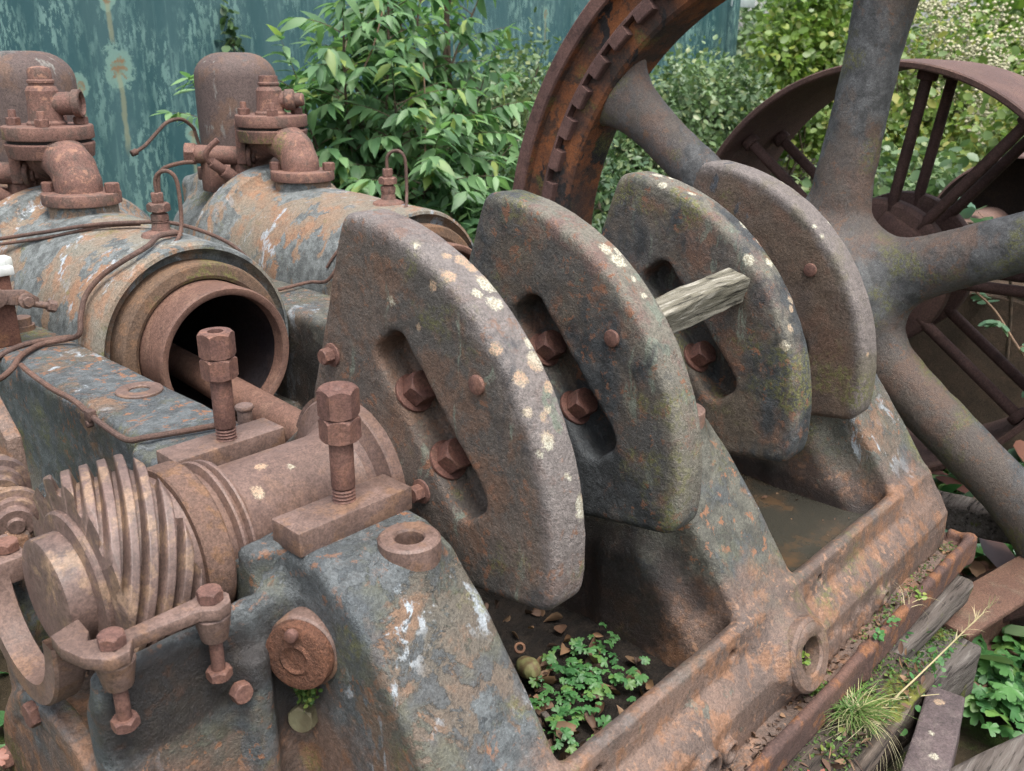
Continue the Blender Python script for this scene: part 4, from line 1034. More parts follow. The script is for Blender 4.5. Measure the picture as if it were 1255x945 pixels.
G['grass'] = leafmat('grass_blade', (.090, .180, .040), (.150, .240, .070), (.42, .38, .22), 5, .5, .3, .22)
G['straw'] = leafmat('straw_blade', (.42, .36, .22), (.52, .46, .30), (.35, .27, .17), 5, .6, .2, .2)
G['moss'] = leafmat('moss_leaf', (.040, .100, .018), (.080, .150, .025), (.12, .16, .03), 9, .7, .2, .2)
G['flower'] = simple('seed_cluster_cream', (.50, .48, .33), (.38, .37, .24), 30, .9, .5)
G['pink'] = leafmat('pink_leaf', (.55, .11, .12), (.50, .20, .15), (.40, .3, .1), 5, .5, .3, .2)
G['dead'] = leafmat('dead_leaf_blade', (.115, .062, .040), (.065, .038, .028), (.22, .13, .075), 8, .7, .12, .25)
G['reddead'] = leafmat('plum_dead_leaf', (.13, .055, .048), (.20, .085, .062), (.25, .16, .10), 5, .5, .1, .2)
M['stem'] = simple('woody_stem', (.14, .10, .07), (.08, .06, .045), 30, .85, .5)
M['cane'] = simple('pale_cane', (.26, .17, .11), (.20, .13, .09), 30, .8, .3)
M['bush_core'] = simple('hedge_twigs', (.020, .026, .014), (.012, .016, .009), 12, .95, 1., .03)

def rnd_unit(n):
    a = rng.normal(size=(n, 3)); return nrmz(a)
def plant(name, label, cat, c, rad, n, L, tm, mat, group=None, shell=.45, up=.5, out=.8, blobs=9, brad=.38, stems=5, stem_r=.010, stemmat=None, seed=0, flat=.55, toward=None):
    """leaves on twigs clustered in many uneven lumps round c, plus woody stems from the ground"""
    r = np.random.default_rng(100+seed); root = thing(name, label, cat, (c[0], c[1], max(0, c[2]-rad[2])), group)
    C_ = np.array(c); R_ = np.array(rad)
    bc = nrmz(r.normal(size=(blobs, 3)))*r.random((blobs, 1))**.45*(1-brad*.8)
    br = brad*(.55+.8*r.random(blobs))
    pick = r.choice(blobs, n, p=br**2/np.sum(br**2))
    d = nrmz(r.normal(size=(n, 3))); q = bc[pick]+d*(br[pick]*(shell+(1-shell)*r.random(n)**.6)*(1+.25*r.normal(size=n)))[:, None]
    P = C_+q*R_
    keep = P[:, 2] > .01; P = P[keep]; d = d[keep]; m = len(P)
    D = nrmz(d*out+r.normal(size=(m, 3))*.6+np.array([0, 0, -.15])); Nn = nrmz(np.array([0, 0, up])+d*.45+r.normal(size=(m, 3))*flat*.6)
    ll = L*(.4+1.0*r.random(m))
    scatter_leaves('foliage', mat, P, D, Nn, ll, tm, root)
    s = MB()
    for k in range(stems):
        t = bc[r.integers(blobs)]*R_*.8+C_; b = np.array([C_[0]+(r.random()-.5)*R_[0]*.7, C_[1]+(r.random()-.5)*R_[1]*.7, max(-.02, C_[2]-R_[2]*1.05)])
        mid = (b+t)/2+r.normal(size=3)*.06*R_
        s.tube([b, mid, t, t+(t-mid)*.3+r.normal(size=3)*.03], [stem_r*1.3, stem_r, stem_r*.7, stem_r*.3], 6, 4)
    for k in range(stems*5):
        a = bc[r.integers(blobs)]*R_*.6+C_; e = bc[r.integers(blobs)]*R_+C_+r.normal(size=3)*.08*R_
        s.tube([a, (a+e)/2+r.normal(size=3)*.05*R_, e], [stem_r*.4, stem_r*.3, stem_r*.15], 4, 3)
    s.build('stem', stemmat or M['stem'], root)
    return root

def sprays(name, label, cat, stems, leafL, mat, tm, pairs=7, group=None, seed=0, spread=1., stemr=.006, root_loc=None, side_len=.5, sides=6, stemmat=None):
    """arching stems carrying side shoots with paired long leaves"""
    r = np.random.default_rng(300+seed); root = thing(name, label, cat, root_loc or tuple(stems[0][0]), group)
    s = MB(); P = []; D = []; Nn = []; LL = []
    def shoot(a, dirv, ln, lv):
        a = np.array(a, float); dirv = nrmz(np.array(dirv)); pts = [a]
        sag = np.array([0, 0, -1.])
        for i in range(4): pts.append(pts[-1]+nrmz(dirv+sag*.12*i)*ln/4)
        s.tube([tuple(p) for p in pts], [stemr*.5, stemr*.42, stemr*.34, stemr*.26, stemr*.15], 5, 2)
        side = nrmz(np.cross(dirv, [0, 0, 1.])+r.normal(size=3)*.2)
        for k in range(pairs):
            t = .25+.75*k/(pairs-1); p = pts[0]+(pts[-1]-pts[0])*t; i = min(int(t*4), 3); p = pts[i]+(pts[i+1]-pts[i])*(t*4-i)
            f = nrmz(pts[i+1]-pts[i])
            for sg in (-1, 1):
                P.append(p); D.append(nrmz(f*.75+side*sg*.9+np.array([0, 0, -.5])+r.normal(size=3)*.32)); Nn.append(nrmz(np.array([0, 0, 1.])+r.normal(size=3)*.42)); LL.append(leafL*(.5+.75*r.random())*(1-.25*abs(t-.55)))
        P.append(pts[-1]); D.append(nrmz(dirv+np.array([0, 0, -.4]))); Nn.append(np.array([0, 0, 1.])); LL.append(leafL)
    for st in stems:
        st = [np.array(p, float) for p in st]
        s.tube([tuple(p) for p in st], [stemr*1.6*(1-.6*i/len(st)) for i in range(len(st))], 7, 5)
        for k in range(sides):
            t = .25+.75*(k+r.random()*.6)/sides; t = min(t, .99); i = int(t*(len(st)-1)); p = st[i]+(st[i+1]-st[i])*(t*(len(st)-1)-i)
            a = r.random()*2*PI; shoot(p, [math.cos(a)*spread, math.sin(a)*spread, .35+.3*r.random()], side_len*(.6+.6*r.random()), 1)
        shoot(st[-1], st[-1]-st[-2], side_len*.7, 1)
    scatter_leaves('foliage', mat, np.array(P), np.array(D), np.array(Nn), LL, tm, root)
    s.build('stem', stemmat or M['stem'], root); return root

LANCE = tmpl_lance(.40); BROADL = tmpl_lance(.38, .38, .12); OVAL = tmpl_oval(); FAN = tmpl_fan(); BROAD = tmpl_lance(.55, .2, .12); BLADE = tmpl_blade()

# ---- the ground, one sheet out to the horizon
def ground():
    from mathutils import noise
    xs = np.concatenate([np.linspace(-60, -3, 16), np.linspace(-2.6, 12, 110), np.linspace(13, 90, 16)]); ys = np.concatenate([np.linspace(-60, -3, 16), np.linspace(-2.6, 8, 80), np.linspace(9, 90, 16)])
    vs = [(x, y, .05*noise.noise((x*.9, y*.9, 0))+.025*noise.noise((x*4, y*4, 3)) if abs(x) < 14 and abs(y) < 10 else 0) for x in xs for y in ys]
    n = len(ys); fs = [(i*n+j, (i+1)*n+j, (i+1)*n+j+1, i*n+j+1) for i in range(len(xs)-1) for j in range(n-1)]
    m = MB(); m.add(vs, fs)
    N = NT('earth_and_leaf_mould')
    c = N.mix((.060, .045, .028), (.032, .026, .017), N.step(N.noise(6, 8, .65), .4, .6)); c = N.mix(c, (.055, .085, .022), N.step(N.noise(2.2, 8, .7, off=3), .5, .62))
    c = N.mix(c, (.16, .12, .085), N.math('MULTIPLY', N.step(N.noise(30, 4, .7, off=7), .6, .68), .6))
    mt = N.surf(c, .95, N.bump(N.noise(35, 8, .75), 1., .02), .15)
    tag(m.build('ground', mt), kind='structure')
ground()

# ---- the green shipping container across the back
ct = thing('shipping_container', 'long teal-green corrugated shipping container with flaking paint behind the engine', 'shipping container', (5, 6.2, 0))
def container():
    y0 = 5.0; m = MB(); xs = [-2.6]; pr_ = [(-2.6, 0)]
    x = -2.2; pr_ = [(-2.2, 0)]
    while x < 9.6:
        pr_ += [(x+.14, 0), (x+.21, .024), (x+.325, .024), (x+.395, 0)]; x += .395
    n = len(pr_); vs = []
    for (px, py) in pr_: vs += [(px, y0+py, .28), (px, y0+py, 2.72)]
    fs = [(2*i, 2*i+2, 2*i+3, 2*i+1) for i in range(n-1)]; m.add(vs, fs)
    x1 = pr_[-1][0]
    N = NT('container_teal_paint')
    deep = N.mix((.020, .066, .074), (.038, .088, .094), N.step(N.noise(1.6, 6, .6, N.vmul(N.pos, (1, 1, .35))), .4, .6))
    sv = N.vmul(N.pos, (1.6, 1, .45))
    fl_ = N.math('MULTIPLY', N.step(N.noise(19, 12, .74, sv), .505, .53), N.step(N.noise(2.6, 6, .6, sv, off=3), .38, .56))
    c = N.mix(deep, N.mix((.110, .205, .190), (.145, .245, .220), N.noise(8)), N.math('MULTIPLY', fl_, .85))
    run = N.step(N.noise(30, 6, .6, N.vmul(N.pos, (1.4, 1, .06)), off=11), .60, .68); c = N.mix(c, (.10, .18, .17), N.math('MULTIPLY', run, .4))
    # rust blisters with pale rings, where the photograph has them
    for (bx, bz, br) in ((2.08, 1.84, .040), (2.10, 1.44, .085), (1.83, 1.335, .048), (1.80, .97, .045), (1.60, 1.40, .048), (2.56, 1.0, .045), (5.1, 1.7, .04), (6.3, 1.9, .045), (.6, 1.2, .06), (3.6, .9, .06)):
        dv = N.vmul(N.vadd(N.pos, (-bx, 0, -bz)), (1, 0, .75)); ln = N.n('ShaderNodeVectorMath', operation='LENGTH'); N.set(ln.inputs[0], dv)
        dd = N.math('ADD', ln.outputs['Value'], N.math('MULTIPLY', N.math('SUBTRACT', N.noise(18, 9, .75), .5), br*2.6))
        c = N.mix(c, (.125, .215, .185), N.step(dd, br*1.05, br*1.2, 1., 0.)); c = N.mix(c, N.mix((.17, .10, .05), (.12, .16, .12), N.step(N.noise(40, 5), .46, .56)), N.step(dd, br*.42, br*.60, .9, 0.))
        xx, yy, zz = N.sep(N.vadd(N.pos, (-bx, 0, -bz)))
        tail = N.math('MULTIPLY', N.step(N.math('ABSOLUTE', N.math('ADD', xx, N.math('MULTIPLY', N.math('SUBTRACT', N.noise(6), .5), .06))), .008, .02, 1., 0.), N.math('MULTIPLY', N.step(zz, -br*7, -br*5), N.step(zz, -br*.5, -br*.2, 1., 0.)))
        c = N.mix(c, (.22, .22, .13), N.math('MULTIPLY', tail, .55))
    z = N.sep(N.pos)[2]; c = N.mix(c, (.07, .085, .05), N.step(N.math('ADD', z, N.math('MULTIPLY', N.noise(4, 6), .5)), .75, .5))
    mt = N.surf(c, .55, N.bump(N.math('ADD', fl_, N.noise(60, 5)), .35, .004), .4); mt.name = 'container_teal_paint'
    m.build('side_wall', mt, ct, 20)
    m = MB(); m.box(((x1-2.2)/2, y0+1.25, 1.5), ((x1+2.2)/2-.01, 1.2, 1.19), .0); m.build('body', mt, ct, smooth=False)
    m = MB(); m.box(((x1-2.2)/2, y0-.005, 2.68), ((x1+2.2)/2+.05, .045, .06), .006); m.box(((x1-2.2)/2, y0-.005, .22), ((x1+2.2)/2+.05, .045, .075), .006); m.build('rail', mt, ct)
    m = MB()
    m.box((x1+.02, y0-.005, 1.5), (.07, .06, 1.22), .006); m.build('corner_post', mt, ct)
    s = MB(); s.box((9.86, y0-.03, 2.21), (.27, .008, .115), .003)
    sg = s.build('sign', M['sign'], ct); sg['label'] = 'white notice plate'
container()

# ---- shrubs, hedge and creepers
r3 = np.random.default_rng(5)
st = []
for (bx, by, tx, ty, tz) in ((2.75, 3.25, 2.35, 2.95, 1.66), (2.85, 3.3, 2.70, 3.0, 1.85), (2.95, 3.3, 3.0, 3.05, 1.95), (3.0, 3.3, 3.45, 3.1, 1.80), (2.8, 3.2, 2.55, 2.8, 1.30), (2.9, 3.1, 2.95, 2.8, 1.20), (2.95, 3.1, 3.25, 2.85, 1.35), (2.8, 3.3, 2.2, 3.15, 1.35), (3.0, 3.1, 3.3, 2.75, .95), (2.85, 3.0, 2.65, 2.65, .95)):
    st.append([(bx, by, 0), (bx+(tx-bx)*.3+r3.normal()*.04, by+(ty-by)*.25, tz*.4), (bx+(tx-bx)*.65+r3.normal()*.04, by+(ty-by)*.6, tz*.75), (tx, ty, tz)])
ST0 = st
sprays('elder_shrub', 'tall leafy green shrub with long pointed leaves behind the cylinders', 'shrub', st, .135, G['shrub'], BROADL, 7, seed=1, sides=22, side_len=.42, stemr=.007, root_loc=(2.9, 3.2, 0))
plant('leafy_shrub', 'broad-leaved green shrub filling the space behind the farther cylinder', 'shrub', (2.95, 3.35, 1.05), (.80, .45, 1.0), 2100, .135, BROADL, G['shrub'], seed=41, blobs=26, brad=.34, stems=9, up=.8)
m = MB(); m.tube([(3.28, 3.2, 0), (3.26, 3.2, .6), (3.32, 3.2, 1.2), (3.30, 3.2, 2.1)], [.026, .024, .02, .014], 8)
m.tube([(3.30, 3.2, 0), (3.34, 3.22, .7), (3.27, 3.2, 1.3), (3.36, 3.2, 2.0)], [.016, .016, .013, .01], 8)
tag(m.build('dead_trunk', M['stem']), 'dark twisted stem standing in the shrub behind the cylinders', 'stem')
m = MB(); m.tube([(2.72, 2.75, .0), (2.70, 2.76, .7), (2.745, 2.78, 1.15), (2.76, 2.80, 1.50)], .0045, 7)
m.tube([(2.42, 2.9, 1.45), (2.52, 2.9, 1.62), (2.62, 2.92, 1.85)], .0045, 6)
tag(m.build('bare_cane', M['cane']), 'thin pale bare cane standing in front of the leafy shrub', 'cane')
plant('undergrowth', 'dark low leafy undergrowth between the leafy shrub and the flywheel rim', 'undergrowth', (3.75, 3.0, .55), (.75, .5, .62), 2600, .085, BROAD, G['dark'], seed=2, blobs=16, stems=6)
plant('undergrowth', 'low green leaves under the tall shrub close behind the farther cylinder', 'undergrowth', (2.75, 2.75, .50), (.62, .42, .48), 1500, .095, LANCE, G['shrub'], seed=12, blobs=12, stems=5)
plant('nettle_clump', 'dim clump of nettle-like leaves seen through the flywheel rim', 'undergrowth', (4.6, 3.0, .5), (.8, .6, .62), 3200, .060, BROAD, G['dark'], seed=13, blobs=18, stems=6)
hz = [(4.9, 4.0, .80, .95, .65, .85, 8000, .055, 3), (5.9, 3.7, .80, .95, .7, .88, 8500, .055, 4), (7.0, 3.5, .78, 1.0, .8, .86, 8500, .060, 5), (5.3, 4.45, .9, 1.2, .4, .84, 4500, .060, 14)]
hl = ['small-leaved hedge bush filling the gap left of the flywheel spoke', 'small-leaved hedge bush seen between the flywheel rim and spoke', 'grey-green small-leaved hedge bush above the last counterweights', 'small-leaved hedge bush close against the container wall']
for (x, y, z, rx, ry, rz, n, L, sd), lb in zip(hz, hl):
    plant('hedge_bush', lb, 'hedge bush', (x, y, z), (rx, ry, rz), n, L, tmpl_lance(.6, .1), G['hedge'], 'small-leaved hedge bushes', seed=sd, blobs=34, brad=.30, stems=7, stem_r=.008, shell=.55)
plant('ivy_mass', 'bright yellow-green ivy hanging over the end of the container', 'ivy', (10.5, 4.3, 1.5), (1.7, .6, 1.5), 9500, .085, OVAL, G['ivy'], seed=6, blobs=30, brad=.32, shell=.7, stems=8)
plant('creeper_bush', 'pale flowering creeper bush behind the belt pulley', 'bush', (9.2, 2.6, 1.05), (1.5, 1.0, 1.35), 9500, .075, OVAL, G['bright'], seed=7, blobs=30, brad=.34, shell=.6, stems=8)
plant('creeper_bush', 'bright leafy bush at the right edge above the belt pulley', 'bush', (7.7, .55, .75), (1.0, 1.1, 1.05), 7500, .070, OVAL, G['bright'], seed=8, blobs=26, brad=.34, shell=.6, stems=8)
plant('creeper_bush', 'yellowish bush filling the far top right corner', 'bush', (12.5, 2.2, 1.5), (2.2, 2.2, 1.9), 8000, .11, OVAL, G['ivy'], seed=9, blobs=30, brad=.34, stems=8)
plant('creeper_bush', 'green bush low between the belt pulley spokes', 'bush', (5.6, 1.3, .45), (.9, .9, .62), 5200, .070, OVAL, G['hedge'], seed=10, blobs=24, brad=.34, stems=6)
plant('creeper_bush', 'leafy bush low behind the rusty drum', 'bush', (6.0, -.2, .40), (.9, .9, .62), 4500, .075, OVAL, G['bright'], seed=15, blobs=22, brad=.34, stems=6)
plant('creeper_bush', 'tall dark bush beyond the container end', 'bush', (12.5, 6.2, 1.6), (2.4, 1.6, 2.0), 5500, .12, OVAL, G['hedge'], seed=16, blobs=26, brad=.36, stems=6)
plant('creeper_bush', 'far bush at the right outside the pulley', 'bush', (12.5, -2.2, 1.3), (2.2, 2.4, 1.7), 6000, .12, OVAL, G['hedge'], seed=17, blobs=26, brad=.36, stems=6)
# cream seed heads on the creeper
fc = thing('seed_head_spray', 'cloud of cream seed heads on the creeper at the top right', 'seed heads', (8.6, 2.0, 1.5))
rr = np.random.default_rng(77); m = MB()
for k in range(80):
    c0 = np.array([8.2+rr.random()*1.0, .3+2.6*rr.random(), .9+1.25*rr.random()]); c0[0] = 7.9+.55*rr.random()+(.35*c0[1])
    for j in range(40):
        p = c0+rr.normal(size=3)*np.array([.05, .075, .07]); rd = .012+.010*rr.random()
        m.add([tuple(p+np.array(q)*rd) for q in ((1, 0, 0), (-1, 0, 0), (0, 1, 0), (0, -1, 0), (0, 0, 1), (0, 0, -1))], [(0, 2, 4), (2, 1, 4), (1, 3, 4), (3, 0, 4), (2, 0, 5), (1, 2, 5), (3, 1, 5), (0, 3, 5)])
m.build('seed_heads', G['flower'], fc, smooth=False)
# ivy strand on the container and the leaf spray beside the far dome
plant('ivy_strand', 'narrow strand of ivy hanging on the container wall', 'ivy', (2.90, 4.94, 1.62), (.07, .04, .30), 60, .06, OVAL, G['dark'], seed=18, blobs=8, brad=.5, stems=1, stem_r=.004)
sprays('leaf_spray', 'small spray of pale leaves left of the farther dome', 'leaf spray', [[(1.62, 3.15, .9), (1.60, 3.1, 1.1), (1.56, 3.0, 1.27), (1.50, 2.95, 1.36)]], .10, G['shrub'], LANCE, 5, seed=9, sides=3, side_len=.16, stemr=.004)

# bramble in front of the drum and inside the pulley
sprays('bramble', 'blue-green bramble leaves by the drum above the pulley hub', 'bramble', [[(3.0, -.25, .45), (3.0, -.22, .7), (2.98, -.17, .86), (2.98, -.12, .93)], [(3.05, -.3, .45), (3.05, -.33, .75), (3.0, -.32, .92)]], .105, G['bramble'], OVAL, 3, seed=21, sides=3, side_len=.16, stemr=.004)
sprays('bramble', 'bramble stem with a few pale leaves across the dark boiler end', 'bramble', [[(2.90, -.52, .28), (2.90, -.43, .40), (2.90, -.30, .54), (2.90, -.20, .66), (2.9, -.12, .72)]], .060, G['bramble'], OVAL, 3, seed=22, sides=4, side_len=.10, stemr=.0045, stemmat=M['cane'])

# ---- ground plants at the right and below
def ground_plants(name, label, cat, box, n, L, tm, mat, h=.12, group=None, seed=0, kind=None, z0=0.0):
    r = np.random.default_rng(700+seed); x0, x1, y0, y1 = box
    P = np.c_[x0+(x1-x0)*r.random(n), y0+(y1-y0)*r.random(n), z0+h*r.random(n)]
    D = nrmz(r.normal(size=(n, 3))*np.array([1, 1, .35])); Nn = nrmz(np.array([0, 0, 1.])+r.normal(size=(n, 3))*.35)
    o = scatter_leaves(name, mat, P, D, Nn, L*(.6+.8*r.random(n)), tm)
    return tag(o, label, cat, group, kind)
ground_plants('ground_cover', 'mixed glossy ground leaves', None, (1.5, 6.5, -3.0, .6), 5200, .085, BROAD, G['herb'], .14, seed=1, kind='stuff')
ground_plants('ground_cover', 'mixed glossy ground leaves', None, (1.45, 3.6, -1.2, .2), 900, .12, BROAD, G['bramble'], .16, seed=2, kind='stuff')
ground_plants('ground_cover', 'low leaves behind the engine', None, (-3.0, 8.0, 2.1, 4.9), 9000, .085, BROAD, G['dark'], .22, seed=3, kind='stuff')
ground_plants('ground_cover', 'low leaves left of the engine', None, (-3.0, -.2, -.6, 2.2), 2500, .06, BROAD, G['herb'], .10, seed=4, kind='stuff')
ground_plants('dead_leaves', 'plum brown dead leaves', None, (1.5, 3.2, -1.1, .2), 260, .13, BROAD, G['reddead'], .17, seed=5, kind='stuff')
ground_plants('lawn_grass', 'grass blades', None, (2.6, 7.5, -2.5, .6), 6000, .22, BLADE, G['grass'], .03, seed=6, kind='stuff')
for k, (x, y, lb) in enumerate(((1.50, -.86, 'lobed bright green leaves growing low at the bottom right corner'), (1.58, -.74, 'lobed green leaves beside the end of the grey sleeper'), (1.42, -.76, 'clump of small lobed leaves between the stone block and the corner beam'))):
    r = np.random.default_rng(40+k); n = 90
    P = np.array([x, y, .10])+r.normal(size=(n, 3))*np.array([.07, .07, .03]); D = nrmz(r.normal(size=(n, 3))*np.array([1, 1, .3])); Nn = nrmz(np.array([-.2, -.3, 1.])+r.normal(size=(n, 3))*.25)
    tag(scatter_leaves('geranium_clump', G['herb'], P, D, Nn, .055*(.6+.7*r.random(n)), FAN), lb, 'geranium', 'lobed-leaved ground plants')
# mossy stone and weeds at the lower left edge
m = MB(); m.rough_box((-.62, .42, .30), (.13, .28, .30), None, (8, 14, 14), .05, .06, 9, 6)
tag(m.build('mossy_stone', simple('mossy_stone', (.16, .16, .14), (.09, .10, .05), 12, .95, 1., .01, c3=(.09, .11, .025))), 'mossy grey stone at the bottom left edge beside the end flange', 'stone')
ground_plants('stone_moss', 'moss on the stone', 'moss', (-.72, -.50, .18, .62), 1500, .014, tmpl_lance(.5), G['moss'], .05, seed=8, z0=.56)
r = np.random.default_rng(90); n = 70
P = np.c_[-.56+.05*r.normal(size=n), .30+.12*r.normal(size=n), .60+.03*r.normal(size=n)]
tag(scatter_leaves('herb_robert', G['pink'], P, rnd_unit(n), nrmz(np.array([0, -.3, 1.])+r.normal(size=(n, 3))*.3), .022*(.6+.7*r.random(n)), FAN), 'tiny pink and green weed leaves at the lower left edge', 'weed')

# ---- seedlings and litter in the first pit
r = np.random.default_rng(31)
sd = [(.30, -.33), (.345, -.36), (.33, -.30), (.27, -.36), (.38, -.30), (.40, -.34), (.24, -.33), (.29, -.27), (.42, -.27), (.22, -.38), (.19, -.33), (.35, -.25), (.16, -.36)]
for k, (x, y) in enumerate(sd):
    n = 13; a = r.random(n)*2*PI; rad = .016+.026*r.random(n)
    P = np.c_[x+rad*np.cos(a), y+rad*np.sin(a), .508+.022*r.random(n)]
    D = np.c_[np.cos(a), np.sin(a), .1*r.normal(size=n)]
    o = scatter_leaves('seedling', G['herb'], P, D, nrmz(np.array([-.25, -.35, 1.])+r.normal(size=(n, 3))*.2), .021*(.6+.6*r.random(n)), FAN)
    tag(o, 'small green lobed seedling on the dark soil in the first pit', 'seedling', 'seedlings in the first pit')
def litter(name, box, n, L, mat, z, h, seed, tm=BROAD):
    r = np.random.default_rng(seed); x0, x1, y0, y1 = box
    P = np.c_[x0+(x1-x0)*r.random(n), y0+(y1-y0)*r.random(n), z+h*r.random(n)]
    return tag(scatter_leaves(name, mat, P, nrmz(r.normal(size=(n, 3))*np.array([1, 1, .5])), nrmz(np.array([0, 0, 1.])+r.normal(size=(n, 3))*.6), L*(.5+r.random(n)), tm, None, 1.), kind='stuff')
litter('leaf_litter', (.06, .46, -.47, .0), 110, .026, G['dead'], .500, .012, 1, tmpl_lance(.7, .5, .5))
litter('leaf_litter', (.06, .30, -.47, -.25), 110, .026, G['dead'], .502, .014, 2, tmpl_lance(.7, .6, .5))
litter('tray_litter', (-.15, 1.40, -.606, -.570), 260, .011, G['dead'], .449, .005, 3, tmpl_lance(.7, .5, .5))
litter('tray_litter', (.85, 1.40, -.606, -.570), 420, .006, G['moss'], .449, .006, 4)
litter('water_scraps', (1.02, 1.20, -.46, .05), 26, .010, G['dead'], .5615, .001, 6)
m = MB(); hp = Vector((.285, -.195, .500)); hd = Vector((-.12, -.30, .10)).normalized()
m.lathe([(.0, 0), (.009, .004), (.017, .020), (.020, .038), (.016, .056), (.008, .066), (0, .068)], hp+Vector((0, 0, .012)), hd, 20)
hk = tag(m.build('seed_husk', M['husk']), 'greenish brown seed husk lying on the soil of the first pit', 'seed husk')
m = MB(); m.ring(hp+Vector((.012, .012, .028)), (-.4, -.5, .7), .0105, .006, .008, .001, 20)
m.build('husk_cup', M['dryleaf'], hk)
m = MB(); m.rough_box((.205, -.340, .506), (.034, .006, .005), Matrix.Rotation(1.2, 4, 'Z'), (10, 3, 3), .006, .002, 4, 40)
tag(m.build('bark_piece', M['wood_grey2']), 'grey strip of bark among the dead leaves in the first pit', 'bark')

# ---- timbers, stone and girder below the tray
def timber(name, c, h, rz, mat, label, cat, ry=0., seed=1, amp=.012, cuts=(40, 8, 8), bev=.012, grp=None, fr=9.):
    m = MB(); R0 = Matrix.Rotation(rz, 4, 'Z') @ Matrix.Rotation(ry, 4, 'Y')
    m.rough_box(c, h, R0, cuts, amp, bev, seed, fr)
    return tag(m.build(name, mat, None, 50), label, cat, grp)
timber('sleeper', (.28, -.652, .338), (.66, .060, .072), -.02, M['wood_rot'], 'rotten mossy timber running under the drip tray', 'sleeper', seed=2, amp=.022, cuts=(60, 8, 8))
timber('sleeper', (1.16, -.605, .362), (.22, .038, .034), -.05, M['wood_grey2'], 'split pale timber under the far end of the drip tray', 'sleeper', seed=3, amp=.014)
timber('sleeper', (1.03, -.640, .245), (.225, .062, .068), -.12, M['wood_grey'], 'grey sleeper with a green moss cushion beside the drip tray corner', 'sleeper', seed=4, amp=.007, cuts=(26, 8, 6))
timber('stone_block', (.775, -.776, .298), (.175, .036, .070), .19, M['stone'], 'purplish stone block with round lichen spots at the bottom edge', 'stone block', seed=5, amp=.005, cuts=(20, 6, 8), fr=7, bev=.004)
timber('sleeper', (.86, -.955, .290), (.36, .10, .06), -.35, M['wood_grey2'], 'cracked grey beam cut off by the bottom right corner', 'sleeper', seed=6, amp=.006)
timber('sleeper', (.3, -.42, .19), (.9, .20, .10), 0, M['wood_rot'], 'dark timber bearer under the bed', 'sleeper', seed=7, amp=.01)
timber('sleeper', (1.86, -.36, .30), (.045, .40, .045), .25, M['wood_grey2'], 'pale squared timber between the pedestal foot and the flywheel spoke', 'sleeper', seed=8, amp=.004, cuts=(5, 30, 5))
gd = MB()
RG = Matrix.Translation((1.34, -.640, .19)) @ Matrix.Rotation(-.20, 4, 'Z')
tmp = MB(); tmp.prism([(.06, -.11), (-.06, -.11), (-.06, -.096), (.035, -.088), (.045, .086), (-.06, .095), (-.06, .11), (.06, .11)], 'x', -.05, .85, .004)
tmp.v = [tuple(RG @ Vector(p)) for p in tmp.v]
tag(tmp.build('channel_girder', M['girder'], None, 40), 'rusty channel girder lying at the right edge with chipped paint', 'girder')

# moss and small weeds over the rotten timbers
litter('timber_moss', (.45, .93, -.705, -.615), 1500, .006, G['moss'], .405, .008, 41)
litter('timber_debris', (.40, .95, -.71, -.61), 160, .022, G['dead'], .408, .008, 42, tmpl_lance(.25, .3, .2))
litter('timber_weeds', (.80, 1.05, -.72, -.60), 130, .014, G['herb'], .33, .09, 43, OVAL)
litter('timber_moss', (.95, 1.25, -.69, -.60), 1300, .006, G['moss'], .312, .010, 44)
# grass tuft, straws and little weeds growing at the tray lip
def tuft(name, label, c, n, L, mat, tm, spread=.5, tilt=(0, 0, 0), seed=1):
    r = np.random.default_rng(seed); a = r.random(n)*2*PI
    D = nrmz(np.c_[np.cos(a)*spread, np.sin(a)*spread, .55+.5*r.random(n)]+np.array(tilt)); P = np.array(c)+r.normal(size=(n, 3))*np.array([.012, .010, .003])
    return scatter_leaves(name, mat, P, D, nrmz(np.c_[-np.cos(a), -np.sin(a), .6*np.ones(n)]), L*(.45+.7*r.random(n)), tm)
tf_ = thing('grass_tuft', 'spiky grass tuft with green and straw blades growing over the drip tray lip', 'grass tuft', (.69, -.655, .40))
for o in (tuft('green_blades', '', (.69, -.650, .405), 300, .10, G['grass'], tmpl_blade(.022, .45), .75, seed=3), tuft('dry_blades', '', (.69, -.665, .400), 90, .100, G['straw'], tmpl_blade(.016, .8), .8, (.05, -.55, -.5), seed=4)):
    o.parent = tf_; o.matrix_parent_inverse = Matrix.Translation(-tf_.location)
sw = thing('seed_straw', 'long bent straw with a dry seed head rising from the grass tuft', 'straw', (.72, -.67, .39))
m = MB()
m.tube([(.70, -.668, .385), (.74, -.680, .402), (.79, -.690, .408), (.808, -.694, .411)], [.0016, .0015, .0015, .0014], 6)
m.tube([(.795, -.690, .408), (.89, -.712, .438), (.985, -.738, .480), (1.045, -.756, .508)], [.0018, .0016, .0013, .0010], 6)
m.tube([(.79, -.690, .408), (.85, -.715, .395), (.90, -.74, .385)], [.0013, .0011, .0008], 5)
m.build('stalk', G['straw'], sw)
P = []; D = []; r = np.random.default_rng(8)
for k in range(34):
    t = .45+.55*r.random(); p = np.array([.89+.20*(t-.1), -.712-.055*(t-.1), .438+.085*(t-.1)]); P.append(p); D.append([.6, -.1, .5+.5*r.random()]+r.normal(size=3)*.35)
scatter_leaves('seed_head', G['straw'], np.array(P), np.array(D), rnd_unit(34), .026*(.5+r.random(34)), tmpl_blade(.07, .2), sw)
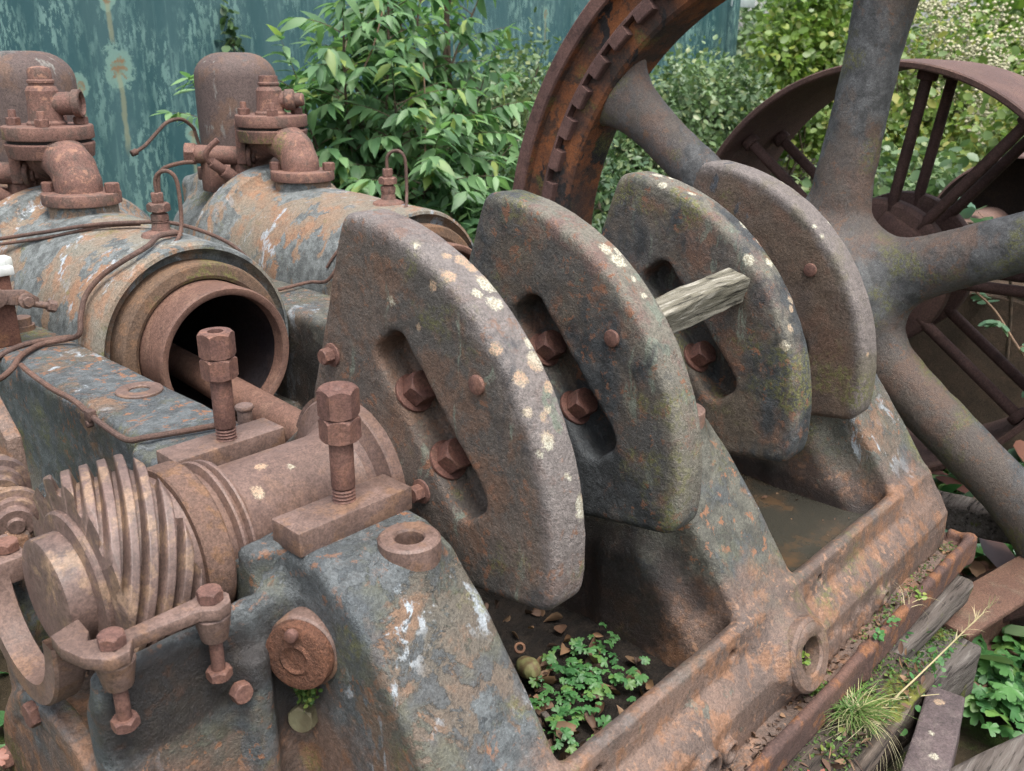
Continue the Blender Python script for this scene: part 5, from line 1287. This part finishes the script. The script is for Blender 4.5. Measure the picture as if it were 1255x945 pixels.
for k, (x, y, z, lb) in enumerate(((.86, -.622, .482, 'tiny green weed rooted on the tray lip beyond the grass tuft'), (.93, -.620, .480, 'second tiny green weed further along the tray lip'), (1.07, -.622, .478, 'bright tiny weed beside the thin white grass blades'), (.575, -.665, .412, 'short row of pink and green weed leaves on the rotten timber'), (.66, -.590, .458, 'small bright green moss cushion inside the drip tray'), (.645, -.572, .520, 'pair of pale green leaves growing in the round drain hole'), (.50, -.675, .412, 'pink-tipped weed leaves low on the rotten timber'))):
    r = np.random.default_rng(60+k); n = 12 if k not in (4,) else 300
    sp = .009 if k != 3 else .022; L = .011 if k != 4 else .006
    P = np.array([x, y, z])+r.normal(size=(n, 3))*np.array([sp, sp*.5, .004]); D = nrmz(r.normal(size=(n, 3))*np.array([1, 1, .3])+np.array([0, -.4, .3]))
    tag(scatter_leaves('tray_weed' if k != 4 else 'moss_cushion', [G['herb'], G['herb'], G['ivy'], G['ivy'], G['moss'], G['ivy'], G['pink']][k], P, D, nrmz(np.array([-.2, -.4, 1.])+r.normal(size=(n, 3))*.3), L*(.6+.7*r.random(n)), OVAL), lb, 'weed' if k != 4 else 'moss')
o = tuft('white_grass', '', (1.02, -.618, .47), 9, .075, G['straw'], tmpl_blade(.02, .7), .9, (.5, -.6, 0), seed=12); tag(o, 'few thin white grass blades hanging over the tray lip', 'grass')
r = np.random.default_rng(33); n = 500
P = np.array([-.172, -.205, .722])+r.normal(size=(n, 3))*np.array([.003, .012, .010]); tag(scatter_leaves('cover_moss', G['moss'], P, rnd_unit(n)+np.array([-.6, -.3, 0]), rnd_unit(n), .006*(.6+.8*r.random(n)), OVAL), 'green moss tuft with tiny weed leaves under the orange inspection cover', 'moss')

# ================================================================== light, sky, camera
w = bpy.data.worlds.new('World'); scene.world = w; w.use_nodes = True
t = w.node_tree; t.nodes.clear()
sky = t.nodes.new('ShaderNodeTexSky'); sky.sky_type = 'NISHITA'; sky.sun_disc = False
SE, SR = math.radians(68), math.radians(200)
sky.sun_elevation = SE; sky.sun_rotation = SR; sky.air_density = 1.0; sky.dust_density = 4.0; sky.ozone_density = 1.0
hs = t.nodes.new('ShaderNodeHueSaturation'); hs.inputs['Saturation'].default_value = .42
bg = t.nodes.new('ShaderNodeBackground'); bg.inputs[1].default_value = .125
wo = t.nodes.new('ShaderNodeOutputWorld')
t.links.new(sky.outputs[0], hs.inputs['Color']); t.links.new(hs.outputs[0], bg.inputs[0]); t.links.new(bg.outputs[0], wo.inputs[0])
L = bpy.data.lights.new('sun', 'SUN'); L.energy = 1.5; L.angle = math.radians(35); L.color = (1, .96, .90)
lo = bpy.data.objects.new('sun', L); COL.objects.link(lo)
# Nishita: rotation 0 puts the sun on +Y, growing clockwise seen from above
sd_ = Vector((math.sin(SR)*math.cos(SE), math.cos(SR)*math.cos(SE), math.sin(SE)))
lo.rotation_euler = sd_.to_track_quat('Z', 'Y').to_euler()

cam = bpy.data.cameras.new('camera'); co = bpy.data.objects.new('camera', cam); COL.objects.link(co); scene.camera = co
cam.sensor_fit = 'HORIZONTAL'; cam.sensor_width = 36; cam.lens = 36*1119.7/1255; cam.clip_start = .02; cam.clip_end = 400
yaw, pit, roll = .823, .3488, -.0089
fwd = Vector((math.sin(yaw)*math.cos(pit), math.cos(yaw)*math.cos(pit), -math.sin(pit))); rt = Vector((math.cos(yaw), -math.sin(yaw), 0)); dn = fwd.cross(rt)
r2 = math.cos(roll)*rt+math.sin(roll)*dn; d2 = -math.sin(roll)*rt+math.cos(roll)*dn
Rm = Matrix((r2, -d2, -fwd)).transposed()
co.matrix_world = Matrix.Translation((-.745, -1.125, 1.55)) @ Rm.to_4x4()
cam.dof.use_dof = True; cam.dof.focus_distance = 1.7; cam.dof.aperture_fstop = 8.5
vs_ = scene.view_settings; scene.display_settings.display_device = 'sRGB'; vs_.view_transform = 'Standard'; vs_.look = 'None'; vs_.gamma = 1; vs_.exposure = 1.52
scene.render.engine = 'CYCLES'
cy = scene.cycles; cy.use_denoising = True; cy.denoising_prefilter = 'NONE'; cy.denoising_input_passes = 'RGB_ALBEDO_NORMAL'; cy.max_bounces = 6; cy.diffuse_bounces = 3; cy.glossy_bounces = 3; cy.transmission_bounces = 3; cy.transparent_max_bounces = 4
cy.use_adaptive_sampling = True; cy.adaptive_threshold = .02
